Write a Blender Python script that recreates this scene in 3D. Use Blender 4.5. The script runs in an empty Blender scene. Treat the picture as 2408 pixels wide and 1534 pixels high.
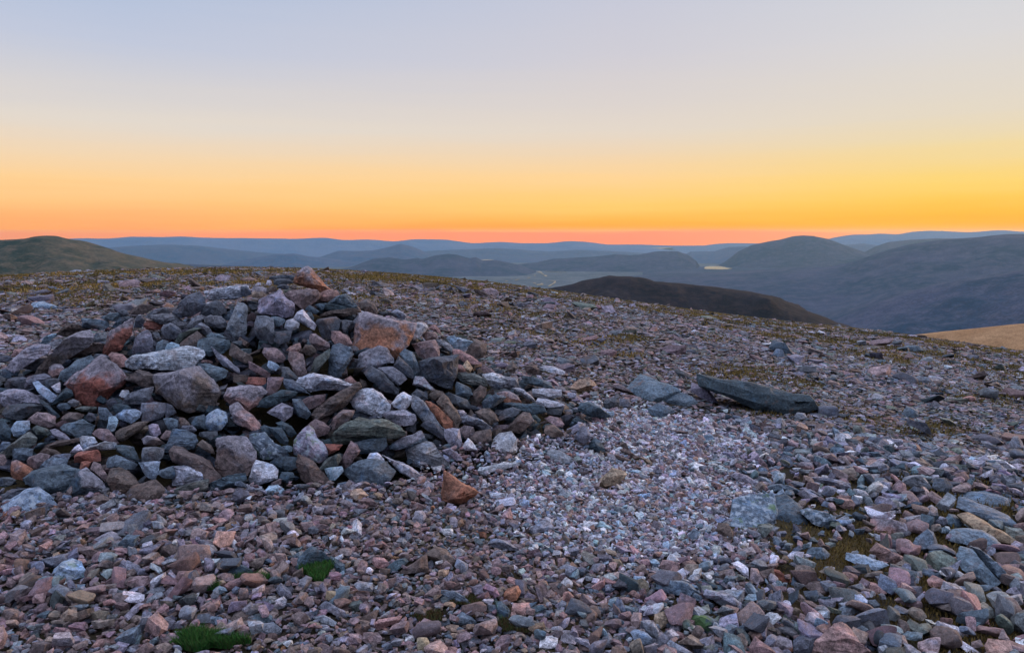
import bpy, bmesh, math, random
import numpy as np
from mathutils import Vector, noise as mn

random.seed(7)
rng = np.random.default_rng(11)
scene = bpy.context.scene
COL = scene.collection
R = math.radians

# ------------------------------------------------------------------ camera
FP = 1817.5                      # focal length in units of a 2407 px wide picture
PITCH = math.atan(219 / FP)
CH = 1.6
cp, sp = math.cos(PITCH), math.sin(PITCH)

def ray(x, y):
    """direction with unit depth for a point of the 2407 x 1534 picture"""
    u = (x - 1203.5) / FP
    v = (767 - y) / FP
    return Vector((u, cp + v * sp, -sp + v * cp))

def project(X, Y, Z):
    d = Y * cp - (Z - CH) * sp
    v = (Y * sp + (Z - CH) * cp) / d
    return 1203.5 + FP * X / d, 767 - FP * v, d

cam_d = bpy.data.cameras.new('camera')
cam = bpy.data.objects.new('camera', cam_d)
COL.objects.link(cam)
cam.location = (0, 0, CH)
cam.rotation_euler = (math.pi / 2 - PITCH, 0, 0)
cam_d.sensor_width = 36
cam_d.lens = 36 * FP / 2407
cam_d.clip_start = 0.05
cam_d.clip_end = 300000
scene.camera = cam

# ------------------------------------------------------------------ terrain functions
SKYL = [(-300, 668), (0, 652), (100, 645), (220, 640), (400, 634), (560, 631), (700, 633), (880, 642), (1050, 656),
        (1200, 671), (1350, 693), (1500, 714), (1650, 735), (1800, 754), (1950, 769), (2080, 782), (2140, 790),
        (2250, 808), (2407, 830), (2700, 870)]
_az, _s = [], []
for x, y in SKYL:
    d = ray(x, y)
    _az.append(math.atan2(d.x, d.y))
    _s.append(d.z / math.hypot(d.x, d.y) + 2 * CH / 60)
_az = [-math.pi, -1.6] + _az + [1.6, math.pi]
_s = [-0.04, -0.05] + _s + [-0.10, -0.04]
_ga = np.linspace(-math.pi, math.pi, 721)
_gs = np.interp(_ga, _az, _s)
k = np.exp(-0.5 * (np.arange(-12, 13) / 4.0) ** 2); k /= k.sum()
_gs = np.convolve(np.pad(_gs, 12, mode='edge'), k, mode='valid')

def wob(x, y, f, seed):
    r = random.Random(seed)
    o = 0
    for i in range(5):
        a = r.random() * 6.28; p = r.random() * 6.28; ff = f * (0.7 + 0.8 * r.random())
        o = o + np.sin((x * math.cos(a) + y * math.sin(a)) * ff + p)
    return o / 5

def ground(x, y):
    x = np.asarray(x, float); y = np.asarray(y, float)
    r = np.hypot(x, y)
    s = np.interp(np.arctan2(x, y), _ga, _gs)
    near = np.clip(r / 6, 0, 1)
    z = s * r - CH * (r / 60) ** 2
    z = z + 0.035 * wob(x, y, 1.6, 1) * near + 0.02 * wob(x, y, 4.5, 2) * near
    return z

CX, CY = -1.92, 6.95             # middle of the cairn
def mound(x, y):
    x = np.asarray(x, float); y = np.asarray(y, float)
    dx, dy = x - CX, y - CY
    r = np.hypot(dx, dy)
    a = np.arctan2(dy, dx)       # 0 right, pi/2 back, -pi/2 front
    Rr = np.interp(a, [-math.pi, -2.3, -1.57, -0.9, -0.35, 0, 0.6, 1.57, math.pi], [3.9, 3.0, 2.45, 2.5, 3.0, 3.3, 3.0, 2.7, 3.9])
    q = np.clip(1 - r / Rr, 0, 1)
    h = 1.16 * (0.9 * q ** 1.08 + 0.1 * q ** 0.5)
    return np.where(q > 0, h, 0.0)

def surf(x, y):
    return ground(x, y) + mound(x, y)

def hit(x, y, f=surf):
    """depth along the ray where it meets the surface (None if it misses)"""
    d = ray(x, y)
    t = np.concatenate([np.arange(1.5, 20, 0.02), np.arange(20, 90, 0.25)])
    X, Y, Z = d.x * t, d.y * t, CH + d.z * t
    below = Z < f(X, Y)
    i = int(np.argmax(below))
    if not below[i]:
        return None
    return float(t[i])

# ------------------------------------------------------------------ material helpers
def new_mat(name):
    m = bpy.data.materials.new(name)
    m.use_nodes = True
    nt = m.node_tree
    for n in list(nt.nodes):
        nt.nodes.remove(n)
    out = nt.nodes.new('ShaderNodeOutputMaterial')
    b = nt.nodes.new('ShaderNodeBsdfPrincipled')
    nt.links.new(b.outputs[0], out.inputs[0])
    return m, nt, b

class NT:
    def __init__(s, nt): s.nt = nt
    def n(s, t, **kw):
        n = s.nt.nodes.new(t)
        for k, v in kw.items(): setattr(n, k, v)
        return n
    def l(s, a, b): s.nt.links.new(a, b)
    def noise(s, vec, scale, detail=4, rough=0.55):
        n = s.n('ShaderNodeTexNoise'); n.inputs['Scale'].default_value = scale
        n.inputs['Detail'].default_value = detail; n.inputs['Roughness'].default_value = rough
        if vec is not None: s.l(vec, n.inputs['Vector'])
        return n.outputs[0]
    def map(s, v, a, b, c=0.0, d=1.0):
        n = s.n('ShaderNodeMapRange'); n.clamp = True
        for i, x in zip(('From Min', 'From Max', 'To Min', 'To Max'), (a, b, c, d)): n.inputs[i].default_value = x
        s.l(v, n.inputs['Value']); return n.outputs[0]
    def mix(s, f, a, b, mode='MIX'):
        n = s.n('ShaderNodeMix', data_type='RGBA', blend_type=mode)
        for sock, v in ((n.inputs[0], f), (n.inputs[6], a), (n.inputs[7], b)):
            if hasattr(v, 'is_linked'): s.l(v, sock)
            elif isinstance(v, (int, float)): sock.default_value = v
            else: sock.default_value = (*v[:3], 1)
        return n.outputs[2]
    def math(s, op, a, b=None, c=None):
        n = s.n('ShaderNodeMath', operation=op)
        for i, v in enumerate((a, b, c)):
            if v is None: continue
            if hasattr(v, 'is_linked'): s.l(v, n.inputs[i])
            else: n.inputs[i].default_value = v
        return n.outputs[0]
    def gray(s, v):
        n = s.n('ShaderNodeCombineColor')
        for i in range(3): s.l(v, n.inputs[i])
        return n.outputs[0]

def stone_mat(name, kind='plain', source='object', S=1.0, bump=1.0):
    m, nt, b = new_mat(name)
    g = NT(nt)
    tc = g.n('ShaderNodeTexCoord'); oi = g.n('ShaderNodeObjectInfo')
    off = g.math('MULTIPLY', oi.outputs['Random'], 37.0)
    vadd = g.n('ShaderNodeVectorMath', operation='ADD')
    g.l(tc.outputs['Object'], vadd.inputs[0])
    cx = g.n('ShaderNodeCombineXYZ'); g.l(off, cx.inputs[0]); g.l(off, cx.inputs[1])
    g.l(cx.outputs[0], vadd.inputs[1])
    V = vadd.outputs[0]
    if source == 'object':
        base = oi.outputs['Color']
    else:
        at = g.n('ShaderNodeAttribute', attribute_name='col', attribute_type='INSTANCER')
        base = at.outputs['Color']
    nA = g.noise(V, 7 * S, 3)
    nB = g.noise(V, 38 * S, 5, 0.65)
    nC = g.noise(V, 170 * S, 3, 0.7)
    f = g.math('MULTIPLY', g.map(nA, 0.3, 0.7, 0.65, 1.35), g.map(nB, 0.32, 0.68, 0.4, 1.7))
    f = g.math('MULTIPLY', f, g.map(nC, 0.35, 0.65, 0.55, 1.5))
    if kind in ('band', 'pale'):
        mp = g.n('ShaderNodeMapping'); g.l(V, mp.inputs[0])
        mp.inputs['Scale'].default_value = (9 * S, 9 * S, 95 * S)
        mp.inputs['Rotation'].default_value = (0.25, 0.12, 0)
        nn = g.noise(mp.outputs[0], 1.0, 5, 0.6)
        f = g.math('MULTIPLY', f, g.map(nn, 0.32, 0.62, 0.45, 1.3))
        hb = nn
    c = g.mix(1.0, base, g.gray(f), 'MULTIPLY')
    # warm / cool mottling inside one stone
    nD = g.noise(V, 13 * S, 3)
    c = g.mix(g.map(nD, 0.55, 0.75, 0, 0.35), c, g.mix(1.0, c, (1.5, 0.85, 0.6), 'MULTIPLY'))
    c = g.mix(g.map(nD, 0.42, 0.25, 0, 0.5), c, g.mix(1.0, c, (0.6, 1.0, 1.4), 'MULTIPLY'))
    if kind == 'rust':
        nR = g.noise(V, 4.0 * S, 4, 0.6)
        gz = g.n('ShaderNodeSeparateXYZ'); g.l(tc.outputs['Generated'], gz.inputs[0])
        nR = g.math('ADD', nR, g.math('MULTIPLY', g.math('SUBTRACT', gz.outputs[2], 0.55), 0.35))
        c = g.mix(g.map(nR, 0.47, 0.58, 0, 0.9), c, g.mix(1.0, (0.21, 0.20, 0.225), g.gray(f), 'MULTIPLY'))
    if kind == 'pale' or kind == 'plain':
        nR = g.noise(V, 5.0 * S, 4, 0.6)
        c = g.mix(g.map(nR, 0.62, 0.72, 0, 0.45), c, (0.20, 0.11, 0.07))
    if kind == 'lichen':
        n1 = g.noise(V, 22 * S, 4, 0.6); n2 = g.noise(V, 9 * S, 4, 0.6)
        c = g.mix(g.map(n1, 0.53, 0.60, 0, 0.8), c, (0.40, 0.47, 0.52))
        c = g.mix(g.map(n1, 0.40, 0.34, 0, 0.8), c, (0.05, 0.09, 0.12))
        c = g.mix(g.map(n2, 0.60, 0.68, 0, 0.7), c, (0.12, 0.20, 0.06))
    if kind == 'green':
        n2 = g.noise(V, 9 * S, 4, 0.6)
        c = g.mix(g.map(n2, 0.50, 0.58, 0, 0.8), c, (0.09, 0.18, 0.05))
    g.l(c, b.inputs['Base Color'])
    b.inputs['Roughness'].default_value = 0.78
    b.inputs['Specular IOR Level'].default_value = 0.35
    h = g.math('ADD', g.math('MULTIPLY', nB, 0.7), g.math('MULTIPLY', nC, 0.3))
    if kind in ('band', 'pale'):
        h = g.math('ADD', h, g.math('MULTIPLY', hb, 0.8))
    bp = g.n('ShaderNodeBump'); bp.inputs['Strength'].default_value = 0.75 * bump
    bp.inputs['Distance'].default_value = 0.02 / S
    g.l(h, bp.inputs['Height']); g.l(bp.outputs[0], b.inputs['Normal'])
    return m

M_STONE = {k: stone_mat('stone_' + n, k) for k, n in (('plain', 'weathered'), ('band', 'banded'), ('rust', 'rusty'), ('lichen', 'lichened'), ('green', 'mossy'), ('pale', 'pale_schist'))}

# linear base colours
PAL = {
 'g': ((.185, .195, .225), 'grey'), 'd': ((.085, .095, .112), 'dark grey'), 'l': ((.36, .375, .41), 'pale grey'),
 'w': ((.60, .60, .64), 'whitish'), 't': ((.115, .155, .19), 'blue-grey'), 'k': ((.058, .088, .11), 'dark teal'),
 'B': ((.24, .32, .40), 'light blue-grey'), 'b': ((.155, .12, .105), 'brown'), 'p': ((.225, .165, .165), 'pinkish grey'),
 'P': ((.28, .175, .16), 'pink'), 'r': ((.20, .075, .055), 'rust red'), 'o': ((.29, .135, .08), 'orange'),
 'n': ((.30, .22, .155), 'tan'), 'v': ((.25, .235, .28), 'lilac grey'), 'e': ((.12, .14, .125), 'greenish grey'),
 'c': ((.105, .08, .068), 'dark brown'),
}

TILES = {'A': (0, 960, 2.408), 'B': (900, 960, 2.408), 'C': (0, 1400, 2.408), 'D': (900, 1400, 2.408),
         'E': (1800, 1250, 2.04545), 'F': (2740, 1250, 2.04545), 'G': (0, 1850, 1.8523), 'H': (1250, 1850, 1.8523),
         'I': (2500, 1850, 1.797), 'S': (0, 0, 1.0)}
K = 2407 / 3840

# one traced stone per line:  tile, colour, flags (r rust b banded s pale schist m lichen G green, v steep, f lies flat), outline, label|short name
HERO = """
#CAIRN
A l s 1150,960 1190,915 1350,890 1500,875 1680,828 1800,850 1840,890 1815,950 1740,1000 1600,1025 1400,1025 1220,1010 1160,985 |long pale striped slab lying level on the upper left of the cairn|long pale striped slab
A l s 1850,320 1950,300 2230,270 2270,320 2260,350 2130,385 1900,385 |flat light slab on the left shoulder of the cairn top|flat slab on the cairn's left shoulder
B n r 108,290 130,270 240,285 265,345 230,370 115,375 |small box-shaped stone with white top and orange side below the cairn top|white-topped orange box stone
A d - 1570,510 1700,340 1800,325 1850,370 1860,460 1740,550 1640,555
A d - 1810,520 1840,440 1950,400 2010,420 2050,500 1990,540 1850,540
A g v 2060,660 2110,520 2140,410 2200,420 2230,450 2225,560 2230,650 2180,760 2080,720 |tall upright grey slab on the upper left of the cairn|tall upright grey slab
A g - 1690,640 1720,560 1800,535 1840,560 1800,620 1710,655
A g - 1840,560 1900,535 2000,545 2050,600 2040,640 1930,645 1850,620
A g - 1450,700 1480,620 1540,600 1620,640 1640,690 1570,750 1470,740
A r - 1290,620 1330,580 1440,590 1480,620 1450,660 1320,660
A t - 1170,650 1160,580 1220,570 1235,640
A d v 1220,645 1230,540 1280,530 1310,580 1290,640
A g b 1320,545 1440,530 1560,530 1650,570 1690,640 1620,660 1500,600 1400,580
A t s 1030,630 1080,570 1160,545 1225,540 1220,570 1160,590 1060,640
A t - 750,570 870,565 980,590 985,640 930,660 820,630 750,640
A t - 900,555 950,530 1080,510 1110,550 1060,590 930,575
A c - 1170,520 1210,460 1280,430 1370,440 1390,470 1330,520 1250,530
A d - 1060,520 1090,480 1150,490 1165,530 1120,545
A g b 1340,530 1380,480 1500,460 1590,470 1540,520 1420,535
A g v 1205,870 1215,740 1260,680 1330,665 1370,700 1365,860 1290,880 |blunt upright grey stone standing above the left end of the pale striped slab|blunt upright grey stone
A d - 1370,750 1375,690 1430,685 1450,730 1420,765
A t - 1405,870 1415,780 1470,750 1520,770 1510,850 1460,880
A B - 1495,870 1505,790 1550,775 1620,800 1625,850 1560,870
A b - 1635,800 1700,720 1780,680 1830,720 1840,780 1740,820
A e - 1590,760 1630,700 1750,655 1790,665 1700,720 1620,780
A g - 1750,655 1820,600 1900,640 1920,690 1860,710
A t - 1770,840 1790,750 1870,725 1960,735 2060,760 2080,820 2020,880 1900,900 1800,880 |broad blue-grey boulder above the right end of the pale striped slab|broad blue-grey boulder
A t - 1860,720 1910,690 1990,700 2040,740 2000,760 1900,740
A b r 390,1010 560,830 600,730 700,690 800,680 830,740 820,820 560,890 440,1030 |large brown slab with rusty lower edge leaning on the left flank of the cairn|large brown leaning slab
A r r 950,870 960,740 1080,670 1180,600 1190,660 1150,780 1090,860 990,885 |dark rusty triangular slab high on the left flank of the cairn|rusty triangular slab
A b - 545,900 700,850 880,790 950,800 945,840 770,905 580,935 |thin brown plank-like stone lying across the large leaning slab|thin brown plank-like stone
A c - 530,700 580,640 640,620 760,640 820,650 740,690 620,720
A B s 365,800 380,740 470,700 530,700 510,730 420,790
A l s 400,810 450,770 520,745 590,750 560,790 440,830
A g - 820,740 880,690 980,700 990,760 930,780 830,770
A v - 90,990 200,900 240,830 340,810 430,830 430,880 350,920 250,950 160,1020
A g - 180,1010 210,1000 250,930 400,940 410,990 330,1040 270,1030
A P - 110,900 130,840 190,835 240,850 200,900
A d - 0,960 0,900 80,895 120,930 60,960
A B - 10,1080 20,1020 90,1005 180,1040 150,1090 50,1105
A P r 435,1060 440,1000 490,970 550,975 580,1010 560,1070 480,1095 |egg-shaped pink and orange stone on the left flank of the cairn|egg-shaped pink stone
A t - 545,1100 550,1040 620,980 700,930 800,915 830,950 790,1010 660,1100 590,1130
C r r 590,100 700,10 880,-130 920,-145 1050,-80 1060,-10 1135,50 1110,120 980,235 850,290 720,240 675,190 670,140 |big rust-red angular block on the left side of the cairn|big rust-red block
A P - 980,900 1010,870 1110,880 1160,930 1140,990 1060,1000
A d - 820,920 870,880 960,890 1000,920 900,940
C b r 1430,40 1560,0 1790,-50 1920,60 1985,190 1950,290 1860,345 1700,350 1560,280 1500,200 1400,180 |big brown boulder with an orange pitted face below the pale striped slab|big orange-faced brown boulder
C b - 1140,50 1260,-30 1420,20 1440,80 1370,130 1190,85
A g - 1930,840 1960,860 2060,970 2150,1010 2150,1050 2000,1000
B c - -95,890 -60,800 30,850 120,920 110,960 40,970
B p - 90,960 180,990 270,1060 250,1095 150,1060 80,1010
A t - 1790,980 1860,970 2060,1040 2040,1090 1950,1130 1850,1060
B o rv 490,210 520,150 610,102 640,120 700,190 770,260 795,300 740,315 560,280 500,240 |pointed rust-brown summit stone with a pale edge on top of the cairn|pointed summit stone
B d - 230,205 310,175 520,180 500,215 290,215
B d - 290,240 310,210 430,205 490,240 400,260 300,260
B w - 235,250 245,220 280,218 290,250 260,268
B d - 325,285 345,260 400,250 450,275 430,300
B c - 450,290 470,255 510,260 510,310
B d - 0,340 0,280 60,270 100,310 105,345 40,370
B b - 240,330 250,285 320,280 340,310 280,330
B v - 160,470 170,400 250,350 370,325 430,370 490,430 500,480 470,540 390,560 240,530 170,510 |big rounded lilac-grey boulder just left of and below the summit stone|big rounded lilac-grey boulder
B p - 415,345 550,298 690,320 715,375 640,450 560,475 510,430 450,390 |flat-topped brownish pink stone directly under the summit stone|flat-topped pinkish stone
B P - 705,340 800,305 870,310 900,350 850,390 770,410 715,390 |crumpled pink and white stone to the right under the summit stone|crumpled pink and white stone
B t b 800,410 860,370 950,355 1010,380 1050,460 960,470 860,450 780,440
B k b 690,450 720,425 800,430 900,460 1040,470 900,500 760,495
B c b 745,540 760,510 950,490 1040,480 1090,510 940,545
B b - 1040,505 1050,440 1085,470 1095,520
B b - 1080,480 1080,420 1150,392 1200,410 1240,500 1220,530 1130,510 |rounded brown stone standing on the right skyline of the cairn|rounded brown skyline stone
B d - 1240,530 1260,500 1400,510 1420,540
B g - 1350,520 1420,480 1470,500 1500,540 1480,570 1380,545
B o r 1010,840 1040,640 1090,540 1140,515 1250,530 1400,560 1565,620 1560,700 1520,800 1450,880 1400,940 1330,900 1180,860 1070,905 1020,880 |largest boulder of the cairn, lilac on top with bright orange right face|largest orange-faced boulder
B g r 1075,1000 1085,890 1150,840 1260,810 1330,830 1390,920 1395,960 1340,980 1230,1000 1130,1030 |rounded grey boulder with a pink patch under the largest orange-faced boulder|rounded grey boulder with pink patch
B t v 800,1050 805,880 840,800 900,780 1000,840 1020,890 990,980 910,1085 860,1090 |smooth grey teardrop-shaped stone standing upright in the middle of the cairn|upright teardrop-shaped grey stone
B l - 485,560 520,510 570,490 620,540 680,620 660,655 600,640 530,600
B k - 600,515 640,505 670,560 660,580 620,560
B d - 680,600 700,570 870,550 905,580 895,670 830,750 750,740 700,660
B d - 900,660 905,580 1010,590 990,640 940,700
B P - 815,740 830,680 900,675 970,710 1010,790 930,830 850,800
B p - 615,760 630,710 680,700 800,790 800,830 700,850 640,810
B c - 560,850 590,800 650,800 690,850 660,900 590,890
B P - 425,850 450,815 540,785 560,830 540,860
B p - 200,870 220,835 310,825 390,870 410,920 380,955 260,950 235,910
B p v 435,930 450,870 520,855 570,880 590,960 600,1090 530,1105 490,1020 |tall grey stone with a pink lower end standing in the middle of the cairn|tall pink-footed stone
B e v 640,1060 670,920 720,880 800,850 800,920 760,980 700,1040
B B - 240,990 260,945 320,960 355,1000 320,1035 260,1020
B g v 130,680 130,600 150,540 240,530 300,560 310,620 290,780 220,790 150,740 |tall oval grey-brown stone below the big lilac-grey boulder|tall oval grey-brown stone
B d - 300,770 310,685 460,685 450,770 350,800
B t - 300,620 290,550 350,545 410,580 390,620 340,640
B l - 400,650 420,580 480,562 540,610 530,650 450,680
B d - 370,1090 380,1000 440,1000 500,1060 520,1100 400,1130
B k - 590,480 630,445 690,470 720,500 680,525
B k - 680,440 720,425 770,450 740,490 700,470
D l s 500,95 530,50 670,3 830,30 1025,105 1025,130 760,140 640,165 540,130 |pale kite-shaped flat slab in the middle of the cairn|pale kite-shaped slab
B g - 980,650 1040,560 1080,550 1040,640 990,670
B w - 1045,550 1060,515 1095,510 1080,555
B l - 1550,740 1570,610 1650,600 1700,650 1660,690 1620,740 1570,755
B w - 1630,620 1650,595 1700,630 1690,650
B p - 1640,720 1680,680 1770,690 1790,740 1680,760
B P - 1710,640 1740,615 1790,640 1810,700 1740,680
B p - 1565,800 1640,770 1760,760 1810,870 1790,930 1680,940 1600,900 |broad pinkish grey stone right of the largest orange-faced boulder|broad pinkish grey stone
B g b 1760,760 1800,750 1910,800 1910,870 1850,850
B B s 1870,740 1900,725 2060,750 2110,780 2040,830 1950,840
B b - 2045,870 2080,790 2130,755 2220,790 2230,850 2190,920 2100,920 |rounded brown stone on the lower right skyline of the cairn|rounded brown outlying stone
B P f 1910,860 1940,845 2110,910 2170,960 2060,975 1920,900
B d - 1615,1080 1620,970 1700,935 1940,925 1945,1100 1900,1190 1800,1180 1690,1100 |big square dark grey block on the right side of the cairn|big square dark grey block
B t - 1450,890 1490,840 1560,860 1610,960 1615,1080 1560,1090 1500,980
B d - 1395,990 1440,920 1560,1020 1560,1100 1500,1090 1440,1040
B d - 1130,1060 1190,1005 1260,1020 1330,1080 1410,1200 1400,1230 1290,1220 1190,1120
B g - 1270,1020 1380,1000 1490,1060 1515,1110 1430,1170 1380,1140
B P - 1950,1040 1960,980 2000,980 2040,1040 1990,1050
B n - 2005,1000 2050,945 2100,1010 2080,1050 2030,1040
B e b 1950,1100 1960,1060 2120,1050 2220,1110 2220,1165 2000,1150
B p - 2170,1010 2190,975 2240,1000 2290,1040 2200,1050
B g - 2195,1080 2320,1065 2408,1080 2500,1110 2500,1170 2300,1190 2220,1150
B P - 945,1115 1000,1085 1070,1160 1050,1180 960,1150
D p - 235,120 250,35 300,25 380,45 360,130 280,210 245,200
B r - 50,1150 80,1095 230,1100 240,1150 150,1180
D t - 385,110 390,50 480,55 500,90 600,170 530,160 420,150
C B - 310,90 350,80 420,120 510,200 500,240 450,260 360,190 |light blue-grey plank-like stone slanting down on the left flank of the cairn|slanting light blue-grey plank
C g - 220,120 280,20 400,5 460,30 440,80 300,130 240,140
C d - 30,100 60,50 200,30 255,50 200,130 50,130
C l - 460,120 540,80 545,180 500,170
C d - 390,70 460,40 540,50 530,90 440,120
C v - 0,260 0,180 120,140 210,150 350,200 370,270 200,300 60,310
C k - 480,270 560,190 600,130 650,150 665,200 560,240
C d - 10,370 80,290 370,295 380,330 280,390 180,420 60,400
C t - 510,300 540,270 640,270 640,310 560,340
C g - 610,260 660,230 720,250 710,290 650,300
C e - 670,320 740,295 870,300 860,340 740,345
C l - 1075,200 1100,150 1160,150 1175,190 1120,220
C g - 1120,270 1150,210 1290,150 1365,135 1370,220 1300,280 1200,270
C g v 1285,270 1500,260 1530,290 1480,400 1295,430 |square grey stone at the foot of the big orange-faced brown boulder|square grey stone
C d - 1500,265 1560,280 1590,350 1500,400
C k - 1010,330 1040,275 1140,280 1180,310 1120,360 1050,370
C B - 1040,380 1120,320 1230,325 1280,350 1270,400 1180,450 1100,420
C B v 965,510 985,390 1040,385 1065,420 1040,520 1000,530
C t - 880,350 890,305 960,310 1010,380 960,420 900,410
C b - 555,415 620,350 700,350 765,370 740,410 640,430
C d - 775,400 800,350 860,370 870,410 820,440
C t - 540,490 580,450 680,440 740,420 850,470 800,560 700,580 640,550
C p - 250,430 340,350 450,360 510,390 500,470 440,490 330,450
C B - 90,500 150,430 260,430 275,500 220,550 130,560
C k - 0,600 0,430 50,430 110,520 90,600
C e - 280,490 330,470 440,500 460,550 330,550
C v - 455,510 500,500 590,540 620,590 540,605 470,570
C k - 355,250 380,235 460,290 530,380 500,400
C b - 1040,540 1080,490 1250,440 1325,440 1300,480 1110,605 1050,590 |long tapering brown stone low in the left half of the cairn|long tapering brown stone
C v - 1340,470 1370,450 1430,460 1450,540 1410,570 1350,545
C p - 840,540 890,500 980,500 1040,560 1060,620 930,610
C l - 720,580 740,560 850,570 880,620 830,650 750,680
C c - 390,670 420,630 700,590 715,610 640,640 430,680
C k - 300,680 340,630 470,620 400,670
C t - 0,640 20,610 90,620 100,660 40,710 0,700
C e - 40,710 160,610 260,545 320,590 320,640 200,670 80,740
C t - 105,740 120,680 290,685 290,740 220,790 120,770
C p - 240,790 260,750 360,715 440,740 430,800 320,860 260,830
C t - 340,860 400,780 480,755 600,780 600,830 440,890 350,890
C g - 440,760 490,730 630,725 620,770 480,770
C c - 350,710 400,670 490,680 550,720 450,740
C w - 640,710 670,660 710,640 750,690 700,710
C l s 750,700 820,650 950,615 1050,630 1050,680 900,690
C r - 670,740 700,710 880,690 915,720 915,790 850,800 680,800 |oblong red stone low on the left side of the cairn|oblong red stone
C r - 720,860 730,800 780,785 820,800 800,850 750,870
C p - 820,860 850,800 910,810 970,930 950,970 880,920
C t - 945,810 980,760 1050,740 1230,820 1200,860 1060,870 960,850
C k - 1045,650 1120,640 1210,660 1230,780 1130,750 1050,700
C g - 1270,740 1290,670 1400,655 1475,680 1470,760 1380,810 1290,800
C b r 1270,590 1330,560 1420,570 1485,630 1400,650 1300,640
C p - 1450,580 1500,515 1560,530 1580,590 1520,610
C t b 1490,700 1510,620 1570,510 1680,510 1770,560 1790,610 1760,680 1650,690 1540,720 |broad dark blue-grey banded boulder low in the cairn|banded blue-grey boulder
C d - 1790,560 1800,530 1960,520 1970,560 1900,600
C B m 1830,470 1850,390 1960,318 2040,350 2060,440 2000,510 1900,520 |speckled round grey stone with lichen in the lower middle of the cairn|speckled lichened round stone
C P r 2070,360 2080,300 2150,265 2250,330 2330,440 2350,520 2250,500 2100,440 |pinkish brown oval stone leaning right in the lower middle of the cairn|pinkish brown oval stone
C P r 2010,220 2050,130 2180,105 2350,130 2400,170 2350,260 2240,330 2130,270 2020,250 |knobbly pink-red stone in the middle of the cairn|knobbly pink-red stone
C k - 1720,450 1760,390 1840,375 1850,500 1780,500
C t - 1480,410 1550,395 1610,420 1600,500 1520,500
C b - 1610,440 1620,395 1670,400 1710,460 1640,480
C b r 1945,640 1960,590 2060,550 2220,570 2260,620 2305,700 2300,800 2230,910 2080,930 1975,900 1990,780 1950,700 |big brown block with rusty corner at the front foot of the cairn|big brown rusty-cornered block
D t m 90,620 110,570 220,545 330,620 420,730 380,760 250,785 150,770 130,700 |blue-grey lichened stone right beside the big brown rusty-cornered block|blue-grey lichened stone
C b - 1555,710 1590,670 1660,665 1800,740 1900,810 1960,920 1890,970 1800,860 1720,800 1570,790
C l s 1575,1000 1580,850 1750,810 1780,880 1840,900 1840,960 1680,1015 |light striped block at the front foot of the cairn|light striped block
C t - 1420,910 1440,870 1560,840 1575,940 1490,950
C B - 1280,850 1260,810 1440,800 1440,880 1400,960 1310,930
C b - 1780,640 1830,600 1920,650 1930,720 1850,700
C e b 1470,1090 1550,1040 1850,970 1870,1040 1800,1090 1600,1120
C k b 1880,1010 1900,980 2060,920 2200,905 2230,960 2180,1010 1960,1050
D l s 85,990 100,850 150,790 300,820 345,870 340,950 240,990 150,1005
C l r 1870,1170 2000,1090 2140,1030 2220,1015 2260,1060 2230,1130 2060,1200 1920,1215 |slanting pale slab with a pink end at the front foot of the cairn|slanting pale front slab
C c - 960,960 1010,870 1080,850 1170,880 1240,990 1200,1050 1120,1130 1050,1140 990,1060 |dark brown rounded stone, left half of a heart-shaped pair at the cairn foot|left half of the heart-shaped pair
C c - 1060,1200 1110,1100 1210,1000 1390,975 1465,1060 1420,1160 1230,1240 1130,1250 |dark brown angular stone, right half of a heart-shaped pair at the cairn foot|right half of the heart-shaped pair
C k r 600,1100 640,1000 720,880 780,860 830,890 950,990 960,1050 880,1100 700,1120
C t - 220,950 300,890 440,900 560,840 705,880 650,990 600,1080 510,1105 400,1050 240,990 |large angular blue-grey stone at the left foot of the cairn|large angular blue-grey stone
C o r 90,900 110,800 150,785 230,820 300,860 290,890 210,960 120,950 |chunky orange-pink stone at the left foot of the cairn|chunky orange-pink stone
C p - 0,830 0,730 40,730 65,790 40,830
C d - 0,1010 0,940 80,930 150,960 100,1010
C B m 0,1370 0,1220 150,1120 230,1060 340,1045 440,1100 500,1180 560,1260 500,1300 300,1320 150,1360 |large blue-white boulder spotted with lichen at the left edge before the cairn|large lichen-spotted boulder
C b - 500,1130 530,1095 600,1090 690,1140 700,1190 620,1230 540,1200
C b - 740,1190 850,1100 930,1090 1050,1150 1040,1190 900,1240 790,1220
C d - 0,1200 0,1120 100,1040 330,1040 200,1100 100,1160
C g - 1630,500 1650,470 1740,465 1780,510 1740,540
D k - 170,280 300,180 380,150 500,180 480,220 400,240 260,300
D v - 250,350 300,300 380,265 480,310 470,380 400,430 330,400
D t - 480,240 540,230 600,290 640,360 600,410 530,390 490,320
D p - 550,250 600,215 760,195 770,240 680,310 630,320
D b b 665,380 680,330 780,240 900,160 1030,125 1045,145 1000,240 930,320 820,370 700,405 |long brown stone slanting up to the pale kite-shaped slab|long slanting brown stone
D l - 990,190 1020,165 1200,145 1260,175 1360,280 1350,330 1260,350 1255,400 1180,370 1030,310 1000,260 |big pale grey boulder with a dark underside in the lower cairn|big pale grey boulder
D w - 1370,270 1410,200 1480,168 1550,210 1555,250 1480,330 1400,310 |pinkish white veined stone on the lower right of the cairn|pinkish white veined stone
D v - 1260,360 1330,340 1490,335 1590,370 1600,420 1560,460 1450,470 1350,420
D e b 775,590 800,560 930,480 1070,403 1300,430 1430,490 1465,540 1420,570 1160,600 920,630 800,625 |wide flat fish-shaped slab, greenish brown, at the lower front of the cairn|wide fish-shaped slab
D p - 810,470 880,350 930,325 1025,340 1020,390 900,490 830,515
D p - 600,480 680,410 770,440 815,490 800,540 700,570 640,520
D k - 330,450 380,430 470,470 500,540 460,570 380,520
D k - 275,500 370,490 440,600 430,640 360,640 320,570
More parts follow.
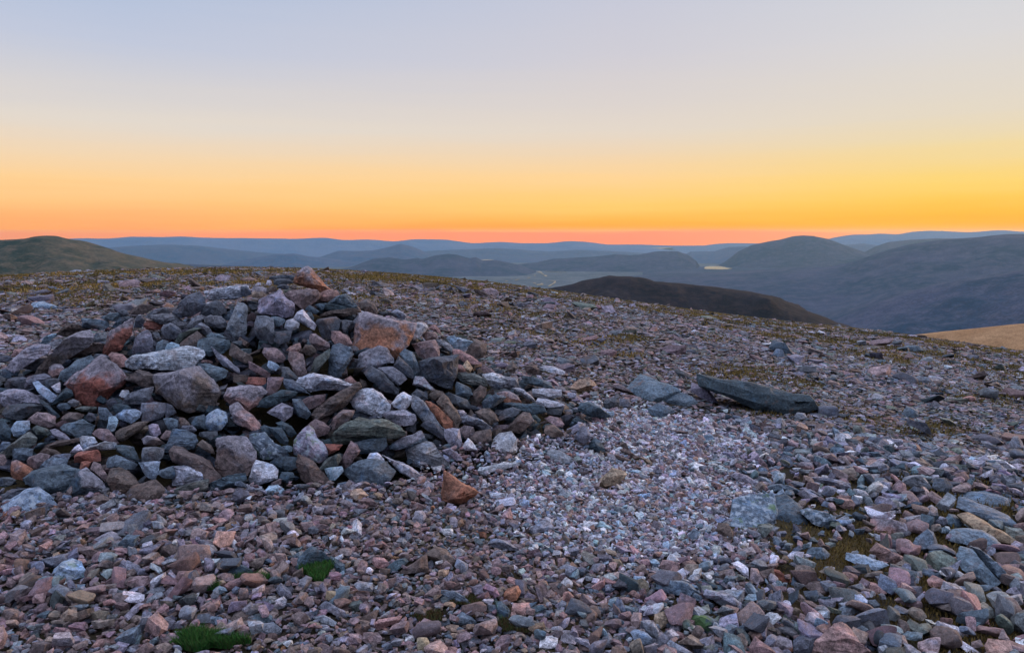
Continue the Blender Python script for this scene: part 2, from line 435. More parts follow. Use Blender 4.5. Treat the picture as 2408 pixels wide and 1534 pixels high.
D k - 180,480 220,460 270,480 290,540 240,560 190,520
D v m 485,600 510,570 625,492 690,560 775,720 770,760 710,800 600,760 520,750 490,720 |lilac-grey pointed block in the front of the cairn|lilac-grey pointed block
D r - 770,640 850,632 920,645 900,690 800,730 770,700
D k - 1030,620 1130,600 1310,585 1335,650 1290,700 1180,725 1090,720
D t r 1340,660 1400,600 1600,540 1655,600 1570,640 1440,690 1360,680
D g b 1500,690 1560,620 1640,605 1740,620 1830,720 1890,810 1860,850 1690,820 1530,820 |broad dark grey wedge with a flat top at the right front foot of the cairn|broad dark grey wedge
D p b 895,820 920,760 1000,620 1050,650 1080,700 1040,780 960,860 910,850
D e - 730,860 780,770 900,730 920,760 890,830 830,850
D c - 520,830 540,750 620,760 720,840 780,900 820,990 800,1070 720,1080 600,1010 540,960 |dark brown shield-shaped stone at the front foot of the cairn|dark shield-shaped stone
D t - 950,880 1080,800 1200,785 1330,795 1410,880 1390,940 1310,1030 1290,1050 1130,1070 1030,960 |big faceted blue-grey stone with a brown top at the front foot of the cairn|big faceted front stone
D w - 1140,760 1170,720 1240,712 1300,770 1300,795 1150,785
D l - 1340,770 1450,800 1550,860 1660,930 1640,990 1560,960 1440,890
D B m 765,860 850,835 920,840 940,880 860,960 810,960
D k - 270,800 370,750 510,760 520,850 430,880 340,850
D k - 350,950 380,890 480,890 500,940 440,990
D t - 385,660 430,645 475,660 470,700 420,710
D B - 215,1075 260,1010 340,1005 400,1040 370,1100 290,1110
D P - -30,1130 -25,1030 60,1020 95,1070 50,1150
D b r 900,1010 1000,990 1050,1010 1010,1110 950,1100 920,1060
D g - 1555,300 1570,210 1620,215 1700,300 1700,400 1840,520 1760,520 1640,440 |leaning grey plank with a sunlit tan edge on the right of the cairn|leaning grey plank
D o - 1700,320 1690,265 1730,260 1830,330 1915,430 1900,500 1850,500 1760,410 |leaning tan-orange stone, middle one of three leaning side by side|leaning tan-orange stone
D b - 1790,270 1850,205 1900,250 1950,330 1990,420 1930,495 1880,400
D d - 1640,470 1680,430 1760,440 1840,520 1820,580 1740,520
D v v 1840,570 1850,510 1980,500 2005,640 1970,690 1890,670 |upright lilac-grey block standing at the right foot of the cairn|upright lilac-grey block
D g b 2000,400 2060,375 2200,420 2270,480 2250,530 2130,490 2000,440
D v - 1960,330 2020,330 2050,360 2010,400 1970,380
D t - 1940,150 1960,80 2010,90 2090,140 2100,190 2050,215 1950,200
D c v 2070,230 2110,150 2170,100 2225,130 2220,200 2130,300
D g - 2180,260 2250,200 2380,200 2385,250 2250,320
D d - 1870,230 1890,175 1960,200 2060,240 2080,290 1990,310
D c - 1700,200 1760,150 1830,160 1860,200 1800,260 1730,240
D v m 1560,100 1590,30 1660,30 1710,90 1745,145 1660,130
D d - 1550,190 1600,140 1680,170 1700,230 1640,250
D b - 2130,350 2200,315 2290,340 2330,400 2270,460 2200,430
D p - 1985,500 2020,465 2110,480 2120,540 2040,590
D b - 2050,570 2130,520 2250,510 2270,600 2180,640 2090,620
E l v 80,850 100,790 150,755 240,755 285,820 280,900 170,945 90,920 |smooth pale grey round stone resting on white gravel right of the cairn|smooth pale round stone
D v - 1840,700 1900,675 1990,730 2020,780 1960,790
D w - 2000,680 2060,590 2130,650 2140,690 2040,700
E b - 220,730 270,640 330,600 380,610 420,670 370,720 310,760 |faceted brownish stone at the right end of the cairn|faceted brownish end stone
E d - 140,650 180,580 250,565 310,590 260,650 160,665
E c - 0,640 10,580 70,570 130,620 140,670 80,690
E t - 10,530 60,480 130,470 190,490 100,570 30,580
E o r 130,460 220,440 300,480 310,540 200,540 170,480 |rusty-topped stone on the right apron of the cairn|rusty-topped apron stone
E l - 245,420 290,415 400,480 415,515 330,490
E l s 390,450 400,425 540,420 620,435 620,480 520,500 400,480 |light brick-like stone on the right apron of the cairn|light brick-like stone
E t - 310,370 340,335 420,335 550,380 545,420 420,400
E l s 45,370 30,320 100,305 220,340 280,380 230,410 100,420
E l f 470,260 540,250 660,290 640,310 520,300
E l f 420,540 450,500 600,520 650,550 520,570
E k - 130,580 150,545 400,540 500,560 510,600 400,620 300,600
E b - 200,260 250,215 290,260 260,310 220,300
E b - 340,250 420,240 480,300 460,320 350,300
#GROUND
E n v 690,420 760,350 830,338 900,395 840,430 760,450 |brown pyramid-shaped stone standing beyond the cairn's right end|brown pyramid-shaped stone
E t f 1120,420 1240,328 1400,370 1540,440 1520,480 1340,530 1180,480 |large flat blue slab lying on the ground beyond the white gravel|large flat blue slab
E t f 1420,520 1540,450 1640,480 1680,530 1640,560 1480,550
E k f 1270,580 1360,535 1470,560 1510,600 1420,640 1320,640
S k vx 2641,1446 2651,1414 2827,1450 2887,1450 3033,1490 3043,1524 2936,1543 2827,1538 2704,1485 |longest dark blue-grey slab, half sunk in the ground right of the blue slab|longest dark slab
E v - 1610,440 1630,380 1680,390 1800,490 1830,530 1760,530
E k - 740,590 770,530 840,520 940,570 985,630 850,640
E d v 930,560 960,500 1060,490 1070,570 980,590
E d - 1070,500 1150,500 1160,560 1080,580
E p f 490,650 530,630 610,640 650,700 600,720
E c - 480,760 500,700 560,690 640,780 560,800
E g f 490,920 560,885 690,930 735,970 680,1000 560,990 |thin grey slab half sunk in the white gravel|thin half-sunk grey slab
S l f 1793,1752 1815,1745 1942,1734 1947,1744 1888,1758 1800,1775 |thin grey slab lying on gravel just above the orange pyramid stone|thin slab above the orange pyramid
E n v 890,1160 1010,1035 1130,1075 1120,1100 1010,1190 960,1190 |tan wedge-shaped block with a pale top edge standing on white gravel|tan wedge on the white gravel
D o v 1815,1110 1860,905 1900,920 2020,1000 2145,1070 2130,1100 2060,1150 1990,1195 1880,1185 1820,1150 |orange and pink pyramid-shaped stone standing alone before the cairn|orange pyramid stone
E l f 1180,1030 1230,1015 1330,1030 1350,1060 1200,1050
E g v 720,800 770,710 800,700 870,790 800,850
E k - 820,870 880,800 930,820 960,900 880,900
E c - 1070,850 1090,825 1130,850 1140,890
E b - 1060,890 1090,880 1220,950 1190,960
E n - 1230,950 1280,955 1340,1000 1310,1010
E c - 950,940 980,925 1160,970 1180,990 1060,960
F t mx 0,1480 10,1270 80,1240 330,1235 355,1290 355,1460 200,1500 |flat blue-grey slab with white lichen patches right of the gravel|flat lichen-patched slab
F k f 345,1440 350,1260 430,1250 560,1340 610,1420 590,1470 430,1470
F t m 550,1360 600,1340 740,1370 820,1400 770,1440 750,1490 620,1460 |jagged blue-grey slab end over a dark hollow|jagged blue-grey slab
F l - 795,830 800,770 900,765 935,790 925,850 850,855 |light box-shaped stone among dark slabs on the right|light box-shaped stone
F g - 945,870 960,820 1030,840 1065,890 1000,900
F g b 1040,840 1060,825 1150,870 1270,960 1240,970 1120,920
F t - 1050,910 1120,910 1220,960 1180,985 1080,940
F w r 990,920 1085,930 1070,975 1000,970
F n r 1265,950 1300,935 1450,955 1450,990 1300,980 |flat tan stone with bright top edge on the right slope|flat tan stone
F o r 1680,1030 1720,1000 1860,1000 1870,1030 1760,1040 |flat orange-topped stone near the right edge|flat orange-topped stone
F w - 1960,970 2010,965 2190,1030 2180,1055 2080,1030 |bright whitish plank-like stone near the right edge|whitish plank at the right
F g - 1300,1150 1340,1100 1420,1085 1500,1110 1545,1180 1500,1200 1380,1190
F w - 1500,1100 1530,1075 1600,1085 1600,1110 1530,1130
F d - 1540,1180 1560,1110 1640,1100 1700,1150 1740,1210 1620,1230
F t f 1740,1290 1770,1210 1980,1205 2180,1260 2200,1290 2130,1340 1900,1330 |broad flat blue stone near the right edge|broad flat blue stone
F t f 1760,1340 1800,1290 2000,1340 2150,1410 2240,1500 2200,1520 2050,1450 1850,1390
F n f 1760,1400 1830,1380 1990,1480 2180,1600 2000,1560
F p - 1500,1240 1540,1205 1600,1240 1670,1320 1620,1330 1520,1280
F P - 810,1310 830,1260 930,1270 960,1310 940,1350 850,1340
F w - 650,1210 665,1170 725,1195 710,1250
F w - 1195,1350 1220,1320 1300,1340 1310,1375 1220,1375
F g b 600,1110 680,1100 930,1150 920,1200 780,1170
F t - 230,1190 330,1160 450,1170 570,1215 550,1230 400,1210 250,1200
F P r 1060,1470 1080,1425 1200,1430 1400,1480 1390,1520 1200,1534 1100,1534 |rust-pink slab on the lower right slope|rust-pink slab
F g - 1460,1370 1540,1310 1590,1340 1600,1400 1500,1430
F k - 1640,1440 1670,1380 1720,1385 1790,1460 1720,1490
F k - 290,110 330,55 400,70 470,130 470,160 380,150 |dark blue boulder standing up in the far right scree|dark far boulder
F t - 320,170 350,115 410,135 415,180
F t - 1310,110 1350,90 1470,100 1480,130 1380,145
F g - 1390,350 1440,325 1550,350 1560,380 1420,380
F P r 500,1000 540,980 630,985 635,1050 540,1040
F v - 0,1090 40,1065 130,1080 210,1150 200,1170 100,1150
F e - 940,790 935,710 960,695 1040,770 1040,810
F g - 480,640 510,605 570,610 590,650 520,665
F t - 1310,620 1350,560 1440,590 1445,640 1360,650
F d - 1350,690 1360,660 1440,670 1530,750 1540,780 1440,720
F g - 2120,870 2160,790 2200,780 2250,830 2250,880
G B m 360,580 370,520 430,470 500,450 570,470 610,540 600,580 490,605 |round blue-white lichened stone alone in the left foreground gravel|round lichened gravel stone
G v r 650,320 690,290 780,260 870,300 870,340 800,360 700,350
G b - 1090,400 1100,370 1200,345 1255,380 1240,420 1150,435
G k v 2065,540 2075,440 2170,365 2230,390 2300,450 2280,500 2150,530 |dark blue-grey triangular stone above a green grass tuft|dark triangular stone by the grass
G k - 2290,500 2300,440 2400,490 2400,550 2340,550
G k - 1575,560 1580,490 1640,470 1760,540 1740,570 1650,590
G b - 1690,480 1840,445 1830,500 1790,530 1750,510
G n - 1750,610 1755,570 1820,515 1870,560 1880,590 1790,625 |sandy tan stone with a pointed top in the left foreground|sandy pointed stone
G P - 1530,660 1580,600 1700,575 1715,600 1670,650 1560,680
G l - 1880,790 1900,740 1970,715 1995,740 1980,790 1900,810
G g - 1910,670 1950,620 2000,640 2035,720 1980,740
G o r 2010,770 2050,720 2100,720 2090,770 2040,790
G g - 2205,790 2260,750 2400,810 2400,860 2270,830
G g - 2180,860 2250,840 2345,890 2330,920 2230,910
G g - 1800,960 1820,900 1900,893 1965,940 1940,990 1860,985
G t - 1735,880 1760,830 1850,820 1900,850 1890,890 1800,900
G b - 1600,890 1620,830 1690,805 1730,820 1720,880 1650,910
G p - 1610,980 1620,920 1700,905 1735,930 1720,990 1660,1010
G B - 1440,880 1470,850 1530,850 1575,885 1550,910 1470,910
G P - 1400,990 1420,950 1550,915 1600,930 1590,960 1470,1000
G e - 1390,1030 1420,1000 1550,1005 1570,1030 1470,1050
G o r 750,690 755,655 800,645 820,660 810,720 770,730 |small orange stone in the left foreground gravel|small orange gravel stone
G p - 650,740 670,700 740,700 745,740 700,760
G p - 440,950 510,910 600,895 620,940 540,970
G v - 845,880 880,820 960,760 1000,770 960,830 880,890
G b - 900,880 930,840 980,850 990,890 930,910
G g - 550,880 590,860 720,835 720,870 600,900
G g - 345,940 370,890 480,865 440,920 370,960
G g - 640,690 690,650 750,650 750,690 680,705
G g - 1000,700 1040,660 1130,640 1150,670 1060,720
G g - 1330,340 1350,310 1450,315 1500,350 1400,365
G p - 40,640 50,580 110,580 115,620 70,660
H v - 545,190 570,120 620,115 650,160 620,210 570,210
H w - 740,265 760,240 830,245 830,285 770,290
H P - 260,480 280,445 350,445 395,490 350,520 290,515
H o - 990,260 1010,250 1065,275 1060,310 1010,300
H c v 460,550 520,490 640,430 665,480 660,550 550,560 |dark purple-brown triangular stone in the middle foreground|dark purple-brown triangle
H c - 640,430 710,370 790,380 850,460 840,510 760,490
H k - 360,540 400,470 500,445 525,470 440,540
H g - 1330,270 1380,230 1470,190 1540,240 1440,270 1380,290
H g - 1070,350 1110,320 1240,340 1290,380 1280,400 1180,390
H g - 840,500 860,450 940,490 930,540 880,555
H n - 725,570 730,530 800,520 810,555 770,580
H t - 735,710 750,675 850,675 940,730 970,780 930,790 810,760 |long oval blue-grey stone in the middle foreground|long oval blue-grey stone
H o - 1180,730 1200,660 1280,640 1305,680 1280,740 1220,760 |orange-red stone in the middle foreground|orange-red foreground stone
H P - 1200,600 1220,575 1290,600 1300,640 1240,640
H b - 1100,690 1105,655 1170,650 1185,690 1150,730
H P - 1230,820 1250,760 1365,760 1370,790 1330,850 1250,830
H k Gv 1130,790 1125,745 1170,740 1230,810 1210,870 1140,880 |teal stone tinged green standing in moss in the middle foreground|teal-green stone in the moss
H P - 1580,750 1600,680 1640,672 1690,740 1670,780
H n - 1910,470 1940,450 1990,455 2020,500 1990,520 1940,505
H p - 2260,510 2290,460 2408,480 2400,540 2360,560
I t - -80,640 -60,590 0,570 80,570 180,610 210,670 160,700 60,690 |large oval blue-grey stone in the right foreground|large oval blue-grey stone
H t - 1980,790 2010,770 2100,790 2140,840 2100,870 2040,850
H n - 2220,900 2230,830 2290,815 2350,880 2280,940
H v - 2070,930 2090,880 2160,885 2210,950 2130,975
H w r 1580,1030 1590,950 1650,945 1715,1000 1680,1045
H w - 1430,1070 1440,1000 1520,983 1560,1000 1550,1070 1480,1085 |pinkish white rounded cube at the bottom edge|pinkish white rounded cube
H g - 1860,1050 1870,990 1910,957 1950,1010 1940,1070
H g - 2180,1000 2190,960 2290,960 2335,1030 2260,1060 2200,1040
H B m 550,980 560,935 640,932 680,970 660,1010 600,1010 |white and blue lichened stone near the bottom edge|white and blue lichened stone
H p - 195,1020 210,965 310,960 345,1000 330,1040 230,1045
H n - 775,940 785,905 870,915 860,960 800,960
H n - 800,990 820,965 885,975 870,1005
H P - 755,1100 760,1065 850,1060 880,1095 850,1106
H P - 270,920 300,870 400,860 470,850 460,890 300,950
H b - 550,830 600,770 650,790 670,870 620,870
H t - 830,910 850,850 900,815 1000,900 980,920 890,920
H e - 90,810 110,750 200,740 210,790 150,830
H c - 150,890 250,820 310,810 300,880 230,900
H v - 1560,920 1590,870 1640,860 1630,920 1590,950
H b - 1760,790 1790,770 1840,775 1860,870 1800,850
I P s 970,1085 1040,940 1120,870 1180,855 1240,890 1320,990 1370,1085 |largest pinkish grey boulder with pale stripes at the bottom edge|striped boulder at the bottom edge
I d - 845,980 920,920 1020,960 970,1085 860,1085
I o r 705,1060 720,960 760,950 850,990 850,1060
I k G 165,850 190,820 290,815 350,860 355,900 270,945 210,920 |rounded stone with bright green lichen in the right foreground|green-lichened stone
I v - 20,910 30,865 80,860 115,900 90,930
I P - 45,960 70,925 130,945 135,985 80,990
I t v 1650,350 1670,290 1760,235 1800,260 1830,370 1790,410 1670,385 |upright rounded grey boulder on the right slope|upright rounded grey boulder
I t f 1905,310 1940,245 2120,240 2220,290 2275,400 2180,390 2060,350
I t - 1955,420 1990,375 2050,380 2180,510 2230,590 2190,630 2060,580 1980,520 |big smooth blue-grey boulder in the lower right|big smooth blue-grey boulder
I t - 2060,370 2100,365 2200,460 2320,590 2290,610 2180,500
I p - 1800,420 1850,395 1970,430 1975,480 1890,480
I t f 1580,460 1620,440 1750,490 1870,560 1780,560 1640,520
I P - 1750,580 1790,545 1860,570 1910,630 1830,655 1760,620
I B f 1195,440 1220,405 1330,415 1480,480 1400,515 1280,490
I P - 1370,390 1420,340 1500,370 1590,440 1560,470 1440,460
I t - 930,410 960,365 1060,365 1110,410 1080,440 980,440
I b - 860,540 870,480 980,475 1010,540 960,570
I r - 690,550 700,505 760,510 840,590 800,600
I n - 770,450 790,405 850,450 830,475
I w - 440,470 480,450 555,500 550,570 500,540
I p - 555,590 570,500 610,500 660,600 620,620
I b - 325,560 350,520 440,510 430,560 370,590
I P - 0,520 0,450 60,450 95,490 70,540
I c - 330,260 350,200 410,195 450,260 440,310 370,290
I w - 1795,890 1830,858 1900,870 2010,930 2025,960 1960,970 1830,920 |long bluish white stone in the lower right corner|long bluish white stone
I w - 1950,1010 1980,985 2060,1030 2110,1073 2030,1073
I w - 430,660 440,630 490,640 495,690 450,695
I v - 540,770 620,745 670,790 620,840 560,820
I g m 250,680 270,650 380,650 500,740 490,790 380,770 290,720
I t - 1150,830 1160,770 1220,745 1275,790 1240,840 1190,860
I B - 1270,820 1300,780 1370,810 1380,860 1300,860
I P - 1340,620 1360,595 1450,610 1480,670 1410,680
I P - 1490,640 1530,620 1600,620 1630,660 1600,680 1500,685
I p - 1530,720 1560,700 1730,740 1720,770 1600,760
I b - 920,620 950,590 1060,595 1110,650 1080,680 970,660
I v - 2280,670 2350,600 2408,590 2408,710 2330,700
I k - 1870,170 1910,135 1960,150 2000,210 1930,235 1880,200
I g - 340,970 360,900 400,900 430,950 390,1010
I p - 390,1030 400,960 470,980 500,1020 440,1040
A B f 260,460 300,425 400,415 520,450 560,475 440,470 |flat light blue stone lying in the scree behind the cairn on the left|flat far blue stone
"""

# ------------------------------------------------------------------ rock meshes
def refine(bm, size, levels=2, smooth=1, amp=0.045, seed=0.0, maxlen=0.16, terrace=0.0):
    for i in range(levels):
        es = [e for e in bm.edges if e.calc_length() > size * maxlen]
        if not es: break
        bmesh.ops.subdivide_edges(bm, edges=es, cuts=1)
        bmesh.ops.triangulate(bm, faces=[f for f in bm.faces if len(f.verts) > 3])
    for i in range(smooth):
        bmesh.ops.smooth_vert(bm, verts=bm.verts, factor=0.5, use_axis_x=True, use_axis_y=True, use_axis_z=True)
    bm.normal_update()
    o = Vector((seed * 13.7, seed * 7.1, seed * 3.3))
    for v in bm.verts:
        p = v.co / size
        d = mn.noise(p * 2.2 + o) * amp + mn.noise(p * 6 + o) * amp * 0.5 + mn.noise(p * 14 + o) * amp * 0.22
        if terrace:
            q = mn.noise(Vector((p.x * 1.6, p.y * 1.6, p.z * 3.4)) + o * 1.3) * 3.0
            d += terrace * (math.floor(q) + min(1.0, (q - math.floor(q)) * 5)) / 3.0
        v.co += v.normal * d * size

def plane_cuts(pts, dirs):
    """slice flat facets off a convex point set"""
    for d, k_ in dirs:
        c = sum(pts, Vector()) / len(pts)
        far = max((p - c).dot(d) for p in pts)
        bm = bmesh.new()
        for p in pts: bm.verts.new(p)
        bmesh.ops.convex_hull(bm, input=bm.verts)
        bmesh.ops.bisect_plane(bm, geom=bm.verts[:] + bm.edges[:] + bm.faces[:], plane_co=c + d * far * k_, plane_no=d, clear_outer=True)
        q = [v.co.copy() for v in bm.verts]
        bm.free()
        if len(q) > 5: pts = q
    return pts

def hull_mesh(name, pts, size, mat, levels=2, smooth=1, amp=0.045, seed=0.0, maxlen=0.16, sharp=32, terrace=0.0):
    bm = bmesh.new()
    for p in pts: bm.verts.new(p)
    r = bmesh.ops.convex_hull(bm, input=bm.verts)
    junk = [g for g in r['geom_interior'] if isinstance(g, bmesh.types.BMVert)] + [g for g in r['geom_unused'] if isinstance(g, bmesh.types.BMVert)]
    if junk: bmesh.ops.delete(bm, geom=list(set(junk)), context='VERTS')
    bmesh.ops.triangulate(bm, faces=bm.faces)
    bmesh.ops.recalc_face_normals(bm, faces=bm.faces)
    refine(bm, size, levels, smooth, amp, seed, maxlen, terrace)
    me = bpy.data.meshes.new(name)
    bm.to_mesh(me); bm.free()
    me.polygons.foreach_set('use_smooth', [True] * len(me.polygons))
    me.set_sharp_from_angle(angle=R(sharp))
    me.materials.append(mat)
    return me

def jit(c, a=0.12):
    f = 1 + random.uniform(-a, a) * 1.4
    return tuple(max(0.01, min(0.8, x * f * (1 + random.uniform(-a, a) * 0.35))) for x in c)

things = []      # every single stone: dict(obj, cx, cy, w, h, colour word, own label, landmark short name, where)
HPOLY = []       # outlines of the stones on the ground (2407 space) with their depth

UPc = Vector((0, sp, cp)); FWc = Vector((0, cp, -sp))
CAM = Vector((0, 0, CH))

def hero(line, idx, where):
    head, *rest = line.split('|')
    tok = head.split()
    tile, col, fl = tok[0], tok[1], tok[2]
    ox, oy, sc = TILES[tile]
    poly = []
    for t in tok[3:]:
        a, b = t.split(',')
        poly.append(((ox + float(a) / sc) * K, (oy + float(b) / sc) * K))
    mx = sum(p[0] for p in poly) / len(poly); my = sum(p[1] for p in poly) / len(poly)
    gk = 1.0 if where == 'cairn' else 0.97
    pw = max(p[0] for p in poly) - min(p[0] for p in poly); ph = max(p[1] for p in poly) - min(p[1] for p in poly)
    rr_ = [math.hypot((x - mx) / pw, (y - my) / ph) for x, y in poly]
    rm = sum(rr_) / len(rr_)
    # corners stand out, flats stay back: broken, angular outlines
    poly = [(mx + (x - mx) * gk * (q / rm) ** 0.55, my + (y - my) * gk * (q / rm) ** 0.55) for (x, y), q in zip(poly, rr_)]
    random.seed(1000 + idx)
    cx = sum(p[0] for p in poly) / len(poly); cy = sum(p[1] for p in poly) / len(poly)
    x0, x1 = min(p[0] for p in poly), max(p[0] for p in poly)
    y0, y1 = min(p[1] for p in poly), max(p[1] for p in poly)
    lean = 0.55 if where == 'cairn' else 1.1
    if 'v' in fl: lean = 0.3
    if 'f' in fl: lean = 1.8
    lean *= random.uniform(0.8, 1.2)
    if where == 'cairn':
        d0 = hit(cx, cy)
        db = hit(cx, y1)
        if d0 is None or d0 > 8.6: d0 = min((db or 7.0) + 0.1, 7.6)
        if db is not None: d0 = min(d0, db + 0.35)
        h = (y1 - y0) / FP * d0
    else:
        db = hit(cx, y1)
        h = (y1 - y0) / FP * db
        d0 = db + lean * h * 0.5
    w = (x1 - x0) / FP * d0
    S = math.sqrt(w * h)
    n = (UPc * lean - FWc).normalized()
    P = []
    # soften long straight sides with a few extra outline points
    pp = []
    for i, p in enumerate(poly):
        q = poly[(i + 1) % len(poly)]
        pp.append(p)
        L = math.hypot(q[0] - p[0], q[1] - p[1])
        if L > 0.45 * (x1 - x0):
            nx, ny = (q[1] - p[1]) / L, -(q[0] - p[0]) / L
            k2 = random.uniform(0.35, 0.65); o = L * random.uniform(0.0, 0.05)
            pp.append((p[0] + (q[0] - p[0]) * k2 + nx * o, p[1] + (q[1] - p[1]) * k2 + ny * o))
    for (x, y) in pp:
        dd = d0 + lean * (cy - y) / FP * d0
        P.append(CAM + ray(x, y) * dd)
    C = sum(P, Vector()) / len(P)
    th = S * random.uniform(0.55, 0.8)
    bulge = S * random.uniform(0.2, 0.4)
    if 'x' in fl: bulge = S * 0.08
    if 'f' in fl: bulge = S * 0.13; th = S * 0.4
    kin = random.uniform(0.28, 0.5)
    Cf = C - UPc * h * random.uniform(0.0, 0.22) + Vector((w * random.uniform(-0.15, 0.15), 0, 0))
    pts = []
    for i, p in enumerate(P):
        r_ = (p - CAM).normalized()
        pts.append(p)
        pts.append(p + r_ * th * random.uniform(0.35, 0.6) + (C - p) * 0.02)
        pts.append(p.lerp(C, random.uniform(0.2, 0.35)) + r_ * th)
    # a few points standing proud of the outline give broad flat facets
    k0 = random.randrange(len(P))
    nf = 1 if random.random() < 0.3 else 2 if random.random() < 0.6 else 3
    for j in range(nf):
        p = P[(k0 + j * len(P) // nf) % len(P)]
        kk = random.uniform(0.45, 0.75)
        pts.append(p.lerp(Cf, kk) + n * bulge * random.uniform(0.85, 1.3) - (C - CAM).normalized() * S * 0.05)
    zlow = min(p.z for p in pts)
    base = Vector((C.x, C.y, C.z))
    cuts = []
    for j in range(random.randint(4, 7)):
        d_ = (-FWc * random.uniform(0.75, 1.3) + UPc * random.uniform(-0.6, 1) + Vector((random.uniform(-1, 1), 0, 0)) * 0.9).normalized()
        cuts.append((d_, random.uniform(0.7, 0.93)))
    if 'x' in fl: cuts = cuts[:2]
    rel_pts = plane_cuts([p - base for p in pts], cuts)
    mk = 'plain'
    for a, b in (('r', 'rust'), ('b', 'band'), ('s', 'pale'), ('m', 'lichen'), ('G', 'green')):
        if a in fl: mk = b
    flat = w > 2.2 * h
    name = 'cairn_stone' if where == 'cairn' else ('flat_stone' if flat else 'loose_stone')
    big_ = max(x1 - x0, y1 - y0) > 75
    ml = 0.055 if big_ else 0.10
    me = hull_mesh(name, rel_pts, S, M_STONE[mk], levels=5 if big_ else 3, smooth=0, amp=0.024, seed=idx * 0.37, maxlen=ml, sharp=22, terrace=0.07 if big_ else 0.035)
    o = bpy.data.objects.new(name, me)
    COL.objects.link(o)
    o.location = base
    cc = jit(PAL[col][0], 0.1)
    if tile == 'S' and col == 'k': cc = tuple(x * 0.6 for x in cc)
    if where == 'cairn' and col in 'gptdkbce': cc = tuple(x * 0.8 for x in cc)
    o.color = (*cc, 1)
    T = dict(o=o, cx=cx, cy=cy, w=x1 - x0, h=y1 - y0, cw=PAL[col][1], where=where, label=None, short=None, S=S)
    if mk == 'rust' and col not in 'ro': T['cw'] = 'rust-stained ' + PAL[col][1]
    if mk == 'band': T['cw'] = 'banded ' + T['cw']
    if mk == 'lichen': T['cw'] = 'lichened ' + T['cw']
    if len(rest) == 2: T['label'], T['short'] = rest[0].strip(), rest[1].strip()
    things.append(T)
    HPOLY.append((poly, d0, S, where))

where = None
i = 0
for ln in HERO.strip().splitlines():
    if ln.startswith('#'):
        where = ln[1:].lower(); continue
    hero(ln, i, where); i += 1

def inside(px, py, poly):
    c = np.zeros(px.shape, bool)
    n = len(poly)
    for i in range(n):
        x1, y1 = poly[i]; x2, y2 = poly[(i + 1) % n]
        if y1 == y2: continue
        m = ((y1 > py) != (y2 > py)) & (px < (x2 - x1) * (py - y1) / (y2 - y1) + x1)
        c ^= m
    return c

# rock shapes shared by all the small stones
def variant(seed, flat, ang, lv, mat, name='rock_shape'):
    random.seed(seed)
    pts = []
    ax = (1.0, random.uniform(0.6, 0.95), flat * random.uniform(0.85, 1.2))
    sh = random.uniform(-0.35, 0.35); sh2 = random.uniform(-0.3, 0.3)
    cs = [(a_, b_, c_) for a_ in (-1, 1) for b_ in (-1, 1) for c_ in (-1, 1)]
    drop = random.sample(range(8), random.choice([1, 2, 2, 3]) if ang > 0.4 else 4)
    for i, (a_, b_, c_) in enumerate(cs):
        if i in drop: continue
        k_ = 0.5 * random.uniform(0.7, 1.0)
        pts.append(Vector((a_ * k_ * random.uniform(0.8, 1), b_ * k_ * random.uniform(0.8, 1), c_ * k_ * random.uniform(0.75, 1))))
    for i in range(random.randint(3, 5) if ang > 0.4 else 11):
        v = Vector((random.gauss(0, 1), random.gauss(0, 1), random.gauss(0, 1))).normalized() * 0.56
        pts.append(v)
    pts = [Vector(((v.x + sh * v.z) * ax[0], (v.y + sh2 * v.x) * ax[1], v.z * ax[2])) for v in pts]
    return hull_mesh(name, pts, 1.0, mat, levels=lv, smooth=1 if (lv > 2 or seed % 3 == 0) else 0, amp=0.04, seed=seed * 0.91, maxlen=0.2, sharp=28)

M_SCREE = stone_mat('stone_scree', 'plain', 'inst', S=0.12, bump=0.6)
lib = bpy.data.collections.new('rock_shapes')       # not linked: only instanced by the scree
LIBN = 0
for sd in range(24):
    flat = [0.75, 0.6, 0.5, 0.35][sd % 4]
    me = variant(50 + sd, flat, 0.25 + 0.6 * ((sd * 7) % 10) / 10, 2, M_SCREE)
    ob = bpy.data.objects.new('rock_shape_%02d' % sd, me)
    lib.objects.link(ob); LIBN += 1

# ------------------------------------------------------------------ scattering of small stones
def gn_tree():
    t = bpy.data.node_groups.new('scree_instances', 'GeometryNodeTree')
    t.interface.new_socket('Geometry', in_out='INPUT', socket_type='NodeSocketGeometry')
    t.interface.new_socket('Geometry', in_out='OUTPUT', socket_type='NodeSocketGeometry')
    gi = t.nodes.new('NodeGroupInput'); go = t.nodes.new('NodeGroupOutput')
    ci = t.nodes.new('GeometryNodeCollectionInfo'); ci.inputs[0].default_value = lib
    ci.inputs['Separate Children'].default_value = True; ci.inputs['Reset Children'].default_value = True
    ip = t.nodes.new('GeometryNodeInstanceOnPoints')
    ip.inputs['Pick Instance'].default_value = True
    def na(name, ty):
        n = t.nodes.new('GeometryNodeInputNamedAttribute'); n.data_type = ty; n.inputs[0].default_value = name
        return n.outputs[0]
    er = t.nodes.new('FunctionNodeEulerToRotation')
    t.links.new(na('rot', 'FLOAT_VECTOR'), er.inputs[0])
    t.links.new(gi.outputs[0], ip.inputs['Points'])
    t.links.new(ci.outputs[0], ip.inputs['Instance'])
    t.links.new(na('idx', 'INT'), ip.inputs['Instance Index'])
    t.links.new(er.outputs[0], ip.inputs['Rotation'])
    t.links.new(na('scl', 'FLOAT_VECTOR'), ip.inputs['Scale'])
    t.links.new(ip.outputs[0], go.inputs[0])
    return t
GT = gn_tree()

